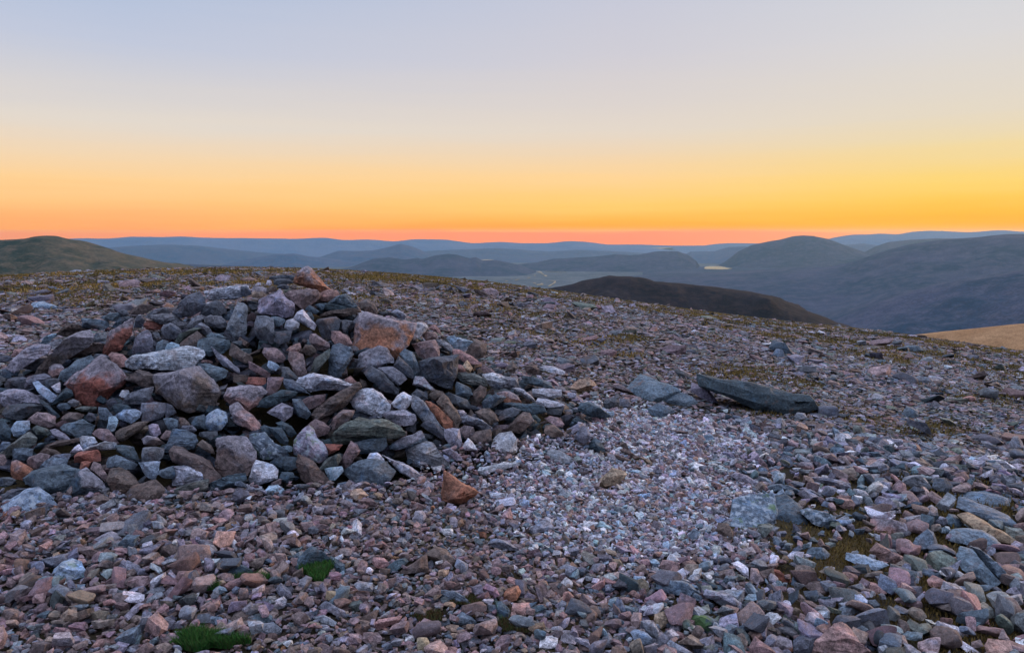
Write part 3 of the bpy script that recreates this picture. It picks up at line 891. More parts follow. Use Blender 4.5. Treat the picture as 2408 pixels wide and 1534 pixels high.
def scatter(name, P, scl, rot, col, label, cat):
    n = len(P)
    me = bpy.data.meshes.new(name)
    me.vertices.add(n)
    me.vertices.foreach_set('co', np.asarray(P, np.float32).ravel())
    a = me.attributes.new('idx', 'INT', 'POINT'); a.data.foreach_set('value', rng.integers(0, LIBN, n).astype(np.int32))
    a = me.attributes.new('rot', 'FLOAT_VECTOR', 'POINT'); a.data.foreach_set('vector', np.asarray(rot, np.float32).ravel())
    a = me.attributes.new('scl', 'FLOAT_VECTOR', 'POINT'); a.data.foreach_set('vector', np.asarray(scl, np.float32).ravel())
    a = me.attributes.new('col', 'FLOAT_COLOR', 'POINT')
    a.data.foreach_set('color', np.concatenate([col, np.ones((n, 1))], 1).astype(np.float32).ravel())
    o = bpy.data.objects.new(name, me); COL.objects.link(o)
    md = o.modifiers.new('instances', 'NODES'); md.node_group = GT
    o['label'] = label; o['category'] = cat; o['kind'] = 'stuff'
    return o

def pick(weights, n):
    """random stone colours; weights = {palette key: weight}"""
    ks = list(weights); w = np.array([weights[k] for k in ks], float); w /= w.sum()
    c = np.array([PAL[k][0] for k in ks])[rng.choice(len(ks), n, p=w)]
    f = rng.normal(1, 0.27, (n, 1)).clip(0.55, 1.6)
    return (c * f * rng.normal(1, 0.05, (n, 3))).clip(0.02, 0.75)

W_FRONT = {'p': 6, 'g': 3.0, 'b': 3, 'v': 1.8, 't': 0.8, 'P': 1.0, 'l': 0.6, 'n': 0.35, 'w': 0.12, 'o': 0.03, 'd': 1.2}
W_RIGHT = {'p': 3.2, 'g': 4, 't': 2.2, 'd': 2, 'b': 1.6, 'v': 1.8, 'l': 0.9, 'P': 0.6, 'k': 1.4, 'w': 0.12, 'e': 1.2}
W_WHITE = {'w': 1.4, 'l': 4, 'v': 3.6, 'B': 1.5, 'p': 2.6, 'P': 0.7, 'b': 0.7, 'g': 0.8}
W_FAR = {'p': 5, 'v': 2.2, 'g': 2.4, 'b': 3.6, 't': 0.5, 'l': 0.6, 'd': 2.0, 'P': 0.6, 'e': 1.4, 'c': 1.2}

def sm(x, a, b):
    t = np.clip((x - a) / (b - a), 0, 1)
    return t * t * (3 - 2 * t)

def whiteness(px, py):
    """how far a spot belongs to the patch of white quartz gravel (its outline on the ground)"""
    cx = np.interp(py, [930, 1000, 1100, 1200, 1300, 1420], [1440, 1520, 1400, 1480, 1560, 1560])
    hw = np.interp(py, [930, 1000, 1100, 1200, 1300, 1420], [60, 250, 330, 330, 240, 90])
    e = np.abs(px - cx) / hw
    e = e + 0.35 * wob(px * 0.02, py * 0.05, 1.0, 77)
    return 0.93 * sm(-e, -1.35, -0.4) * sm(py, 925, 965) * sm(-py, -1420, -1220)

def mossiness(px, py, X, Y):
    """bare mossy turf between the stones, mostly right and far"""
    n = 0.5 + 0.9 * wob(X, Y, 1.1, 21) + 0.5 * wob(X, Y, 2.9, 22)
    right = sm(px, 1650, 2150) * sm(py, 800, 900)
    return n, right

def build_points(r0, r1, sp_fn, amax=0.98):
    """jittered polar grid with spacing sp_fn(r)"""
    out = []
    r = r0
    while r < r1:
        s = sp_fn(r)
        na = int(2 * amax * r / s)
        a = (np.arange(na) + rng.uniform(-0.5, 0.5, na)) / na * 2 * amax - amax
        rr = r + rng.uniform(-0.55, 0.55, na) * s
        out.append(np.stack([rr * np.sin(a), rr * np.cos(a), np.full(na, s)], 1))
        r += s * 0.92
    return np.concatenate(out)

def dome_mask(X, Y):
    return mound(X, Y) > np.where(X > CX + 1.3, 0.2, np.where(X < CX - 1.6, 0.16, 0.06))

def layer(pts, kind):
    X, Y, s = pts[:, 0], pts[:, 1], pts[:, 2]
    Z = surf(X, Y) - 0.6 * np.clip(mound(X, Y), 0, 0.08)
    px, py, d = project(X, Y, Z)
    keep = ~dome_mask(X, Y)
    wh = whiteness(px, py)
    n, right = mossiness(px, py, X, Y)
    r = np.hypot(X, Y)
    n1 = rng.random(len(X))
    return X, Y, Z, px, py, d, keep, wh, n, right, r, n1

all_P, all_S, all_R, all_C = [], [], [], []
def emit(X, Y, Z, size, flat, tilt, col, lift=0.12):
    n = len(X)
    asp = rng.uniform(0.8, 1.25, (n, 1))
    sc = np.concatenate([size[:, None] * asp, size[:, None] / asp, (size * flat)[:, None]], 1)
    rot = np.stack([rng.normal(0, tilt, n), rng.normal(0, tilt, n), rng.uniform(0, 6.283, n)], 1)
    P = np.stack([X, Y, Z + size * flat * lift], 1)
    all_P.append(P); all_S.append(sc); all_R.append(rot); all_C.append(col)

def mixcol(n, wts):
    """wts: list of (mask prob array, palette weights)"""
    base = pick(wts[0][1], n)
    for p, w in wts[1:]:
        m = rng.random(n) < p
        base[m] = pick(w, int(m.sum()))
    return base

# 1 fine bed everywhere close by
pts = build_points(2.3, 7.5, lambda r: 0.026 + 0.0035 * (r - 2.3))
X, Y, Z, px, py, d, keep, wh, nz, right, r, u = layer(pts, 0)
bare = (right > 0.25) & (nz < 0.5) | (right > 0.6) & (u < 0.5)
m = keep & ~bare
X, Y, Z, px, py, wh, right, s = X[m], Y[m], Z[m], px[m], py[m], wh[m], right[m], pts[m, 2]
Z = Z - 0.008 * (1 - wh)
size = s * rng.lognormal(0.1, 0.33, len(X)) * (1 - 0.38 * wh) * (1 + 0.2 * right)
emit(X, Y, Z, size, 0.9, 0.35, mixcol(len(X), [(None, W_FRONT), (sm(px, 1100, 2000) * 0.9, W_RIGHT), (wh * 0.97, W_WHITE)]))
pts = build_points(3.4, 8.5, lambda r: 0.019 + 0.0028 * (r - 2.3), 0.6)
X, Y, Z, px, py, d, keep, wh, nz, right, r, u = layer(pts, 0)
m = keep & (u < wh * 1.3)
X, Y, Z, s = X[m], Y[m], Z[m], pts[m, 2]
size = s * rng.lognormal(0.1, 0.42, len(X))
emit(X, Y, Z + 0.012, size, 0.95, 0.45, mixcol(len(X), [(None, W_WHITE)]))
# 2 coarser layer on top of it
pts = build_points(2.3, 9.0, lambda r: 0.045 + 0.0055 * (r - 2.3))
X, Y, Z, px, py, d, keep, wh, nz, right, r, u = layer(pts, 0)
m = keep & (u < 0.72 - 0.36 * wh * (py < 1280) - 0.3 * right * (nz < 0.55))
X, Y, Z, px, py, wh, right, s, nz = X[m], Y[m], Z[m], px[m], py[m], wh[m], right[m], pts[m, 2], nz[m]
left = sm(-px, -1500, -900)
size = s * rng.lognormal(0.0, 0.34, len(X)) * (1 - 0.45 * wh * (py < 1300)) * (1 + 0.55 * right)
size = size * (1 - 0.35 * sm(-py, -1350, -1180) * sm(-px, -1750, -1450))
size = size * (1 + 0.45 * wob(X, Y, 2.3, 61))
size = np.minimum(size, 0.15)
emit(X, Y, Z + 0.012, size, 0.9, 0.3, mixcol(len(X), [(None, W_FRONT), (sm(px, 1100, 2000) * 0.9, W_RIGHT), (wh * 0.9, W_WHITE), (0.04 * (px > 1300) + 0 * px, {'w': 1, 'l': 3, 'B': 2})]), lift=0.3)
# 3 middle distance and beyond: flat plates
pts = build_points(7.0, 26, lambda r: 0.046 + 0.0048 * (r - 7))
X, Y, Z, px, py, d, keep, wh, nz, right, r, u = layer(pts, 0)
m = keep & (u < 0.93 - 0.3 * (nz < 0.2) - 0.35 * sm(wob(X, Y, 0.5, 31) + 0.7 * wob(X, Y, 1.4, 32), -0.1, 0.4) * sm(r, 9, 16))
X, Y, Z, px, py, wh, s = X[m], Y[m], Z[m], px[m], py[m], wh[m], pts[m, 2]
size = s * rng.lognormal(0.08, 0.32, len(X)) * (1 - 0.3 * wh)
emit(X, Y, Z, size, 0.5, 0.2, 0.82 * mixcol(len(X), [(None, W_FAR), (sm(px, 1500, 2200) * 0.6, W_RIGHT), (wh * 0.9, W_WHITE)]))
# 4 scattered bigger stones in the middle distance
pts = build_points(7.5, 30, lambda r: 0.20 + 0.016 * (r - 7))
X, Y, Z, px, py, d, keep, wh, nz, right, r, u = layer(pts, 0)
m = keep & (u < 0.11 * (1 - 0.8 * wh))
X, Y, Z, px, s = X[m], Y[m], Z[m], px[m], pts[m, 2]
size = np.minimum(s * rng.lognormal(-0.25, 0.32, len(X)), s * 1.3)
emit(X, Y, Z, size, 0.6, 0.25, 0.85 * mixcol(len(X), [(None, W_FAR), (sm(px, 1500, 2200) * 0.7, W_RIGHT)]), lift=0.2)
# 5 to the skyline and just over it
pts = build_points(25, 78, lambda r: 0.0056 * r)
X, Y, Z, px, py, d, keep, wh, nz, right, r, u = layer(pts, 0)
g1 = wob(X, Y, 0.5, 31) + 0.7 * wob(X, Y, 1.4, 32)
m = (u < 0.75 - 0.55 * sm(g1, -0.2, 0.4) - 0.2 * sm(r, 32, 50))
X, Y, Z, s = X[m], Y[m], Z[m], pts[m, 2]
size = s * rng.lognormal(-0.12, 0.33, len(X))
emit(X, Y, Z, size, 0.45, 0.2, 0.75 * mixcol(len(X), [(None, W_FAR)]), lift=0.2)

P = np.concatenate(all_P); S_ = np.concatenate(all_S); Rt = np.concatenate(all_R); Cc = np.concatenate(all_C)
px, py, d = project(P[:, 0], P[:, 1], P[:, 2])
keep = np.ones(len(P), bool)
for poly, d0, S0, wr in HPOLY:
    if wr == 'cairn': continue
    cand = np.abs(d - d0) < max(0.25, S0 * 1.6)
    q = np.array(poly)
    cand &= (px > q[:, 0].min() - 3) & (px < q[:, 0].max() + 3) & (py > q[:, 1].min() - 3) & (py < q[:, 1].max() + 3)
    ii = np.nonzero(cand)[0]
    if len(ii):
        c = q.mean(0)
        keep[ii[inside(px[ii], py[ii], [tuple(c + (v - c) * 1.04 + np.array([0, 2.0])) for v in q])]] = False
# green tufts take their ground from the scree
TUFTS = [(745, 1350, 34, 20, 'g'), (600, 1372, 38, 9, 'g'), (490, 1385, 24, 10, 'g'), (485, 1516, 78, 20, 'g'), (1110, 1420, 45, 16, 'm'), (1200, 1478, 55, 14, 'm'), (1010, 1455, 35, 14, 'm')]
TURF = [(1750, 875, 110, 24), (1400, 805, 60, 12), (2080, 845, 60, 14), (2390, 935, 90, 14), (1480, 835, 50, 8), (2200, 1010, 110, 20), (1890, 900, 60, 16), (2330, 1500, 130, 60), (2140, 1115, 60, 18), (2370, 1130, 80, 20), (170, 700, 90, 8), (1980, 1290, 70, 40), (2200, 1290, 80, 60), (640, 665, 200, 12), (900, 655, 150, 10), (2290, 1200, 90, 60), (1820, 960, 90, 20), (1480, 795, 60, 8)]
def turf_patch(px, py):
    p = np.zeros(len(px))
    for (tx, ty, rx, ry) in TURF:
        p = np.maximum(p, np.exp(-1.1 * (((px - tx) / rx) ** 2 + ((py - ty) / ry) ** 2)))
    return p
for (tx, ty, rx, ry, kd) in TUFTS:
    keep &= ~((((px - tx) / rx) ** 2 + ((py - ty) / ry) ** 2 < 0.8) & (rng.random(len(px)) < (0.93 if kd == 'g' else 0.6)))
keep &= ~(rng.random(len(px)) < 0.62 * turf_patch(px, py))
P, S_, Rt, Cc, px, py = P[keep], S_[keep], Rt[keep], Cc[keep], px[keep], py[keep]
print('scree stones', len(P))

# the individually counted random stones: the biggest of the foreground
app = S_[:, 0] / project(P[:, 0], P[:, 1], P[:, 2])[2]
vis = (px > 10) & (px < 2397) & (py > 700) & (py < 1525)
order = np.argsort(-app * vis)
n_ground = sum(1 for t in things if t['where'] == 'ground')
NIND = max(0, 292 - n_ground)
ind = order[:NIND]
M_IND = stone_mat('stone_loose', 'plain', 'object', S=0.9, bump=0.8)
IND_ME = [variant(300 + sd, [0.75, 0.6, 0.5][sd % 3], 0.3 + 0.55 * ((sd * 3) % 7) / 7, 3, M_IND, 'loose_stone') for sd in range(16)]
def colour_word(c):
    return min(PAL.values(), key=lambda v: sum((math.log(a) - math.log(b)) ** 2 for a, b in zip(v[0], c)))[1]
for j, q in enumerate(ind):
    me = IND_ME[j % len(IND_ME)]
    o = bpy.data.objects.new('loose_stone', me)
    COL.objects.link(o)
    o.location = P[q]; o.rotation_euler = Rt[q]; o.scale = S_[q] * 1.1
    o.color = (*Cc[q], 1)
    a = float(app[q]) * FP
    things.append(dict(o=o, cx=float(px[q]), cy=float(py[q]), w=a, h=a * 0.6, cw=colour_word(Cc[q]), where='ground', label=None, short=None, S=float(S_[q, 0])))
mask = np.ones(len(P), bool); mask[ind] = False
scatter('scree', P[mask], S_[mask], Rt[mask], Cc[mask], 'loose gravel and broken stones covering the whole summit plateau', 'scree')

# ------------------------------------------------------------------ stones filling the cairn
n = 5200
a = rng.uniform(0, 2 * math.pi, n); q = np.sqrt(rng.random(n)) * 4.0
X = CX + q * np.cos(a); Y = CY + q * np.sin(a)
mh = mound(X, Y)
m = mh > 0.02
X, Y, mh = X[m], Y[m], mh[m]
size = rng.lognormal(math.log(0.115), 0.3, len(X))
Z = ground(X, Y) + mh - size * (0.8 - 0.45 * sm(-X, -(CX - 1.3), -(CX - 2.6))) - 0.03
fx, fy, fd = project(X, Y, Z)
small = sm(-mh, -0.3, -0.02)
size = size * (1 - 0.35 * small)
sc = np.stack([size * rng.uniform(0.9, 1.4, len(X)), size, size * rng.uniform(0.8, 1.2, len(X))], 1)
rot = rng.uniform(-1, 1, (len(X), 3)) * np.array([0.6, 0.6, 3.14])
cc = 0.75 * pick({'t': 1.5, 'g': 1.2, 'd': 5, 'p': .8, 'b': 1.6, 'k': 4, 'c': 3, 'v': .5}, len(X))  # mostly dark kinds, dimmed again: shade of the gaps put into the colour
# the biggest visible filler stones are single things, the rest is the packing
cover = np.zeros(len(X), bool)
for poly, d0, S0, wr in HPOLY:
    if wr != 'cairn': continue
    cover |= inside(fx, fy, poly)
vis = (~cover) & (fx > 5) & (fx < 2400) & (fd < 7.2)
n_c = sum(1 for t in things if t['where'] == 'cairn')
NF = max(0, 296 - n_c)
order = np.argsort(-(size * vis))[:NF]
for j, k2 in enumerate(order):
    o = bpy.data.objects.new('cairn_stone', IND_ME[(j * 5) % len(IND_ME)])
    COL.objects.link(o)
    o.location = (X[k2], Y[k2], Z[k2] + 0.02); o.rotation_euler = rot[k2]; o.scale = sc[k2]
    o.color = (*cc[k2], 1)
    aa = float(size[k2] / fd[k2]) * FP
    things.append(dict(o=o, cx=float(fx[k2]), cy=float(fy[k2]), w=aa * 1.2, h=aa, cw=colour_word(cc[k2]), where='cairn', label=None, short=None, S=float(size[k2])))
mask = np.ones(len(X), bool); mask[order] = False
scatter('packing_stones', np.stack([X, Y, Z], 1)[mask], sc[mask], rot[mask], cc[mask], 'smaller stones packed between the big cairn stones, coloured dark as gap shade', 'packing stones')

# core of the cairn: earth and grit on which the stones rest
def grid_mesh(name, xs, ys, f, mat, smooth=True):
    nx, ny = len(xs), len(ys)
    XX, YY = np.meshgrid(xs, ys)
    ZZ = f(XX, YY)
    co = np.stack([XX, YY, ZZ], -1).reshape(-1, 3)
    return mesh_from(name, co, nx, ny, mat, smooth)

def mesh_from(name, co, nx, ny, mat, smooth=True, link=True):
    idx = np.arange(nx * ny).reshape(ny, nx)
    quads = np.stack([idx[:-1, :-1], idx[:-1, 1:], idx[1:, 1:], idx[1:, :-1]], -1).reshape(-1, 4)
    me = bpy.data.meshes.new(name)
    me.vertices.add(len(co)); me.vertices.foreach_set('co', co.astype(np.float32).ravel())
    me.loops.add(len(quads) * 4); me.loops.foreach_set('vertex_index', quads.ravel().astype(np.int32))
    me.polygons.add(len(quads)); me.polygons.foreach_set('loop_start', (np.arange(len(quads)) * 4).astype(np.int32))
    me.polygons.foreach_set('loop_total', np.full(len(quads), 4, np.int32))
    me.polygons.foreach_set('use_smooth', np.full(len(quads), smooth))
    me.update(calc_edges=True); me.validate()
    me.materials.append(mat)
    o = bpy.data.objects.new(name, me)
    if link: COL.objects.link(o)
    return o

def structure(o):
    o['kind'] = 'structure'; return o

# ------------------------------------------------------------------ ground sheet
m, nt, b = new_mat('summit_soil'); g = NT(nt)
geo = g.n('ShaderNodeNewGeometry'); V = geo.outputs['Position']
n1 = g.noise(V, 0.9, 5, 0.6); n2 = g.noise(V, 9, 6, 0.65); n3 = g.noise(V, 70, 4, 0.7); n4 = g.noise(V, 0.22, 4, 0.6)
c = g.mix(g.map(n1, 0.4, 0.6), (0.022, 0.018, 0.016), (0.045, 0.037, 0.03))  # dark soil, toned down further to paint deeper shade between the stones
c = g.mix(g.map(n4, 0.42, 0.58), c, g.mix(g.map(n2, 0.4, 0.6), (0.06, 0.052, 0.022), (0.13, 0.085, 0.04)))
c = g.mix(g.map(n2, 0.5, 0.68, 0, 0.7), c, (0.035, 0.05, 0.018))
c = g.mix(1.0, c, g.gray(g.map(n3, 0.3, 0.7, 0.5, 1.5)), 'MULTIPLY')
g.l(c, b.inputs['Base Color']); b.inputs['Roughness'].default_value = 0.95; b.inputs['Specular IOR Level'].default_value = 0.1
bp = g.n('ShaderNodeBump'); bp.inputs['Distance'].default_value = 0.03; bp.inputs['Strength'].default_value = 0.8
g.l(g.math('ADD', n3, g.math('MULTIPLY', n2, 2.0)), bp.inputs['Height']); g.l(bp.outputs[0], b.inputs['Normal'])
M_SOIL = m
rad = np.concatenate([[0.02], np.geomspace(0.8, 90, 150), np.geomspace(96, 1080, 40)])
ang = np.linspace(-math.pi, math.pi, 361)
AA, RR = np.meshgrid(ang, rad)
XX, YY = RR * np.sin(AA), RR * np.cos(AA)
ZZ = ground(XX, YY) - 0.012
structure(mesh_from('ground', np.stack([XX, YY, ZZ], -1).reshape(-1, 3), len(ang), len(rad), M_SOIL))
# earth core of the cairn, its dark colour standing in for deep gap shade
xs = np.linspace(CX - 3.7, CX + 3.2, 90); ys = np.linspace(CY - 2.4, CY + 2.6, 70)
core = grid_mesh('cairn_core', xs, ys, lambda x, y: ground(x, y) + mound(x, y) - 0.26 + 0.0 * x, M_SOIL)
core['label'] = 'heaped grit, coloured dark as the shade in deep gaps between the cairn stones'; core['category'] = 'grit'; core['kind'] = 'stuff'

# ------------------------------------------------------------------ grass and moss
def blades(name, spots, label, cat, mat):
    """spots: array x, y, z, height, width, colour(3), bend"""
    n = len(spots)
    a = rng.uniform(0, 6.283, n)
    x, y, z, h, w = (spots[:, i] for i in range(5))
    dx, dy = np.cos(a) * w / 2, np.sin(a) * w / 2
    ba = rng.uniform(0, 6.283, n); bl = h * rng.uniform(0.1, 0.8, n)
    v0 = np.stack([x - dx, y - dy, z], 1); v1 = np.stack([x + dx, y + dy, z], 1)
    v2 = np.stack([x + np.cos(ba) * bl * .4 + dx * .6, y + np.sin(ba) * bl * .4 + dy * .6, z + h * .6], 1)
    v3 = np.stack([x + np.cos(ba) * bl * .4 - dx * .6, y + np.sin(ba) * bl * .4 - dy * .6, z + h * .6], 1)
    v4 = np.stack([x + np.cos(ba) * bl, y + np.sin(ba) * bl, z + h], 1)
    co = np.stack([v0, v1, v2, v3, v4], 1).reshape(-1, 3)
    b0 = np.arange(n) * 5
    quad = np.stack([b0, b0 + 1, b0 + 2, b0 + 3], 1); tri = np.stack([b0 + 3, b0 + 2, b0 + 4], 1)
    me = bpy.data.meshes.new(name)
    me.vertices.add(len(co)); me.vertices.foreach_set('co', co.astype(np.float32).ravel())
    li = np.concatenate([quad, tri], 1).ravel()
    me.loops.add(len(li)); me.loops.foreach_set('vertex_index', li.astype(np.int32))
    st = (np.arange(n)[:, None] * 7 + np.array([[0, 4]])).ravel(); tt = np.tile([4, 3], n)
    me.polygons.add(2 * n); me.polygons.foreach_set('loop_start', st.astype(np.int32)); me.polygons.foreach_set('loop_total', tt.astype(np.int32))
    me.update(calc_edges=True); me.validate()
    at = me.attributes.new('col', 'FLOAT_COLOR', 'POINT')
    cl = np.repeat(np.concatenate([spots[:, 5:8], np.ones((n, 1))], 1), 5, 0)
    at.data.foreach_set('color', cl.astype(np.float32).ravel())
    me.materials.append(mat)
    o = bpy.data.objects.new(name, me); COL.objects.link(o)
    o['label'] = label; o['category'] = cat; o['kind'] = 'stuff'
    return o
m, nt, b = new_mat('grass_blades'); g = NT(nt)
at = g.n('ShaderNodeAttribute', attribute_name='col'); g.l(at.outputs['Color'], b.inputs['Base Color'])
b.inputs['Roughness'].default_value = 0.85; b.inputs['Specular IOR Level'].default_value = 0.2
M_BLADE = m
near = []
for (tx, ty, rx, ry, kind) in TUFTS:
    nb = int(rx * ry * (3.2 if kind == 'g' else 2.6))
    aa = rng.uniform(0, 6.283, nb); q = np.sqrt(rng.random(nb))
    q = q * (1 + 0.25 * np.sin(aa * 3 + tx) + 0.15 * np.sin(aa * 7 + ty))
    for x_, y_ in zip(tx + rx * q * np.cos(aa), ty + ry * q * np.sin(aa)):
        dd = CH / max(0.05, -ray(x_, y_).z) 
        for _ in range(3):
            p = CAM + ray(x_, y_) * dd
            dd *= (CH - float(ground(p.x, p.y))) / (CH - p.z)
        p = CAM + ray(x_, y_) * dd
        if kind == 'g': c3 = (0.04 * random.uniform(.6, 1.6), 0.12 * random.uniform(.6, 1.4), 0.025); hh = 0.034
        else: c3 = (0.07 * random.uniform(.5, 1.5), 0.065 * random.uniform(.5, 1.4), 0.022); hh = 0.014
        near.append((p.x, p.y, p.z + 0.012, hh * random.uniform(0.5, 1.3), 0.004, *c3))
blades('grass', np.array(near), 'small bright green grass tufts and mossy growth between the foreground stones', 'grass', M_BLADE)

# dry turf between the stones of the right slope and of the far plateau
N = 520000
r_ = 3.2 * (75 / 3.2) ** rng.random(N); a_ = rng.uniform(-0.72, 0.76, N)
X, Y = r_ * np.sin(a_), r_ * np.cos(a_)
Z = ground(X, Y); px, py, d = project(X, Y, Z)
g1 = wob(X, Y, 0.5, 31) + 0.7 * wob(X, Y, 1.4, 32)
n, right = mossiness(px, py, X, Y)
patch = turf_patch(px, py)
p = np.where(r_ > 10, 0.8 * sm(g1, -0.3, 0.4) * sm(r_, 10, 24) + 0.55 * sm(r_, 24, 45), 0) + patch * 0.85 + 0.55 * right * (n < 0.35)
m = (rng.random(N) < p) & ~dome_mask(X, Y) & (r_ < 75)
X, Y, Z, r2, pt, n, px = X[m], Y[m], Z[m], r_[m], patch[m], n[m], px[m]
k2 = len(X)
yel = np.array([0.36, 0.25, 0.07]); olv = np.array([0.10, 0.10, 0.03]); brn = np.array([0.17, 0.10, 0.04])
t = (0.5 + 0.9 * wob(X, Y, 0.9, 41)).clip(0, 1)[:, None]; t2 = rng.random((k2, 1))
c3 = (olv * (1 - t) + yel * t) * (1 - 0.5 * t2) + brn * 0.5 * t2
c3 = c3 * rng.uniform(0.6, 1.3, (k2, 1))
hh = (0.0075 + 0.002 * r2 + 0.02 * pt * (r2 > 6)) * rng.uniform(0.4, 1.6, k2)
c3 = c3 * (0.65 + 0.35 * sm(r2, 5, 12))[:, None]
blades('dry_turf', np.concatenate([np.stack([X, Y, Z - 0.005, hh, 0.004 + 0.0011 * r2], 1), c3], 1), 'olive and yellow dry turf showing between the stones of the plateau', 'turf', M_BLADE)
print('turf blades', k2)

# ------------------------------------------------------------------ far land
def hill_mat(name, c1, c2, c3, scale, tint=0.5):
    m, nt, b = new_mat(name); g = NT(nt)
    geo = g.n('ShaderNodeNewGeometry'); V = geo.outputs['Position']
    mp = g.n('ShaderNodeMapping'); g.l(V, mp.inputs[0]); mp.inputs['Scale'].default_value = (1, 1, 2.2)
    n1 = g.noise(mp.outputs[0], scale, 6, 0.6); n2 = g.noise(mp.outputs[0], scale * 6, 5, 0.65); n3 = g.noise(V, scale * 40, 3, 0.7)
    c = g.mix(g.map(n1, 0.4, 0.6), c1, c2)
    c = g.mix(g.map(n2, 0.45, 0.65, 0, tint), c, c3)
    c = g.mix(1.0, c, g.gray(g.map(n3, 0.3, 0.7, 0.65, 1.35)), 'MULTIPLY')
    g.l(c, b.inputs['Base Color']); b.inputs['Roughness'].default_value = 0.95; b.inputs['Specular IOR Level'].default_value = 0.05
    bp = g.n('ShaderNodeBump'); bp.inputs['Distance'].default_value = 0.6 / scale * 0.05; bp.inputs['Strength'].default_value = 0.5
    g.l(n2, bp.inputs['Height']); g.l(bp.outputs[0], b.inputs['Normal'])
    return m
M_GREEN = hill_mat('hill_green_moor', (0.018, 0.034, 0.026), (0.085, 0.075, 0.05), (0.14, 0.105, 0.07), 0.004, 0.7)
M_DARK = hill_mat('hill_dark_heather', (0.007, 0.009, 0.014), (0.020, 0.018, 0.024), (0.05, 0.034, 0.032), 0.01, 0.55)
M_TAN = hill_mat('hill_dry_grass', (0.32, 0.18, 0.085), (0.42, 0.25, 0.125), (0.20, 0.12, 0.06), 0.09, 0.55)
M_MOOR = hill_mat('hill_moorland_haze_blue', (0.010, 0.035, 0.070), (0.042, 0.055, 0.098), (0.10, 0.10, 0.14), 0.0026, 0.5)  # moor colour with the blue of distance haze mixed in
M_MID = hill_mat('hill_mid_haze_blue', (0.03, 0.075, 0.15), (0.06, 0.09, 0.16), (0.10, 0.105, 0.15), 0.0016, 0.6)  # middle ridges: haze blue painted into the base colour
M_VALE = hill_mat('valley_fields_haze_pale', (0.09, 0.11, 0.13), (0.05, 0.07, 0.09), (0.16, 0.17, 0.17), 0.0014, 0.6)  # field colour made paler to stand in for haze light
M_FARH = hill_mat('hill_far_haze_blue', (0.08, 0.15, 0.27), (0.12, 0.17, 0.28), (0.15, 0.18, 0.25), 0.0010, 0.5)  # far ridges: most of this blue is painted haze

FLOOR = -560.0
def floor_z(r):
    return -400.0 - 160.0 * sm(np.asarray(r, float), 8000, 18000)
def hill(name, prof, D, mat, front, back, rough=0.06, base=None, nr=60, na=360, fscale=1.0, power=1.6, crestn=0.08):
    if base is None: base = float(floor_z(D)) - 40
    xs = np.linspace(prof[0][0], prof[-1][0], na)
    ys = np.interp(xs, [p[0] for p in prof], [p[1] for p in prof])
    kk = np.array([1, 2, 3, 2, 1]) / 9.0
    ys = np.convolve(np.pad(ys, 2, mode='edge'), kk, mode='valid')
    az = np.arctan2((xs - 1203.5) / FP, cp + (767 - ys) / FP * sp)
    tz = np.array([ray(x, y).z / math.hypot(ray(x, y).x, ray(x, y).y) for x, y in zip(xs, ys)])
    zc = CH + tz * D
    t = np.linspace(-1, 1, nr)
    co = np.zeros((nr, na, 3))
    seed = D * 0.00037
    for j in range(nr):
        tt = t[j]
        rr = D + (tt * front if tt < 0 else tt * back)
        f = (1 - abs(tt) ** power) if tt < 0 else (1 - tt ** 1.4)
        for i2 in range(na):
            x, y = rr * math.sin(az[i2]), rr * math.cos(az[i2])
            q = Vector((x / (front * 0.5), y / (front * 0.5), seed)) * fscale
            nv = mn.fractal(q, 0.9, 2.1, 6)
            H = zc[i2] - base
            w = min(1.0, abs(tt) * 3.5) * (1 - abs(tt)) * 1.4
            z = base + H * f + H * rough * nv * (w + crestn)
            if tt > -0.5 and tt < 0: z = min(z, CH + (zc[i2] - CH) / D * rr - H * 0.0005 * abs(tt))
            co[j, i2] = (x, y, z)
    return structure(mesh_from(name, co.reshape(-1, 3), na, nr, mat))

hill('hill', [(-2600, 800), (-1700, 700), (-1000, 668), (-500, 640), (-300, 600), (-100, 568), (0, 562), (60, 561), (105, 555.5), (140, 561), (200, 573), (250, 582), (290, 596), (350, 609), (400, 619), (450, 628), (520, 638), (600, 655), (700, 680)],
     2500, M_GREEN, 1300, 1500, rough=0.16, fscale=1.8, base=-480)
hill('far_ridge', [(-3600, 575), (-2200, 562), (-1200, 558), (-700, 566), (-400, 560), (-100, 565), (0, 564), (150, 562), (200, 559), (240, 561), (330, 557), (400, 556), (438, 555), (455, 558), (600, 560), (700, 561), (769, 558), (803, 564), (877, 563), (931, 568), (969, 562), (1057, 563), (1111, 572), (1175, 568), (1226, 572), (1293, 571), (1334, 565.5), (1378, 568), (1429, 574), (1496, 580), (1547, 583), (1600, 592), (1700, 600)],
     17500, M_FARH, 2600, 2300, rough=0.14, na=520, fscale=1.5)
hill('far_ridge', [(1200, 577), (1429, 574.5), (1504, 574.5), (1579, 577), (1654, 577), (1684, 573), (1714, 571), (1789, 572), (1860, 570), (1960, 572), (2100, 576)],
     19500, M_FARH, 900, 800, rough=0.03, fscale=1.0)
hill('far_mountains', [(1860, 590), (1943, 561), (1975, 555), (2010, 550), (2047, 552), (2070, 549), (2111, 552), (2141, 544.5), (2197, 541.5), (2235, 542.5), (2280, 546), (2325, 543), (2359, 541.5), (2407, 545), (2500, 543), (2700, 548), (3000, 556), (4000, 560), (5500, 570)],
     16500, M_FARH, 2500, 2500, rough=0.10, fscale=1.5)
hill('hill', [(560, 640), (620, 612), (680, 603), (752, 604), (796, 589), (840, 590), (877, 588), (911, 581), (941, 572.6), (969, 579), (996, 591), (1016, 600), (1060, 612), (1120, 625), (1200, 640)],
     12000, M_MID, 2000, 1800, rough=0.10, fscale=1.5)
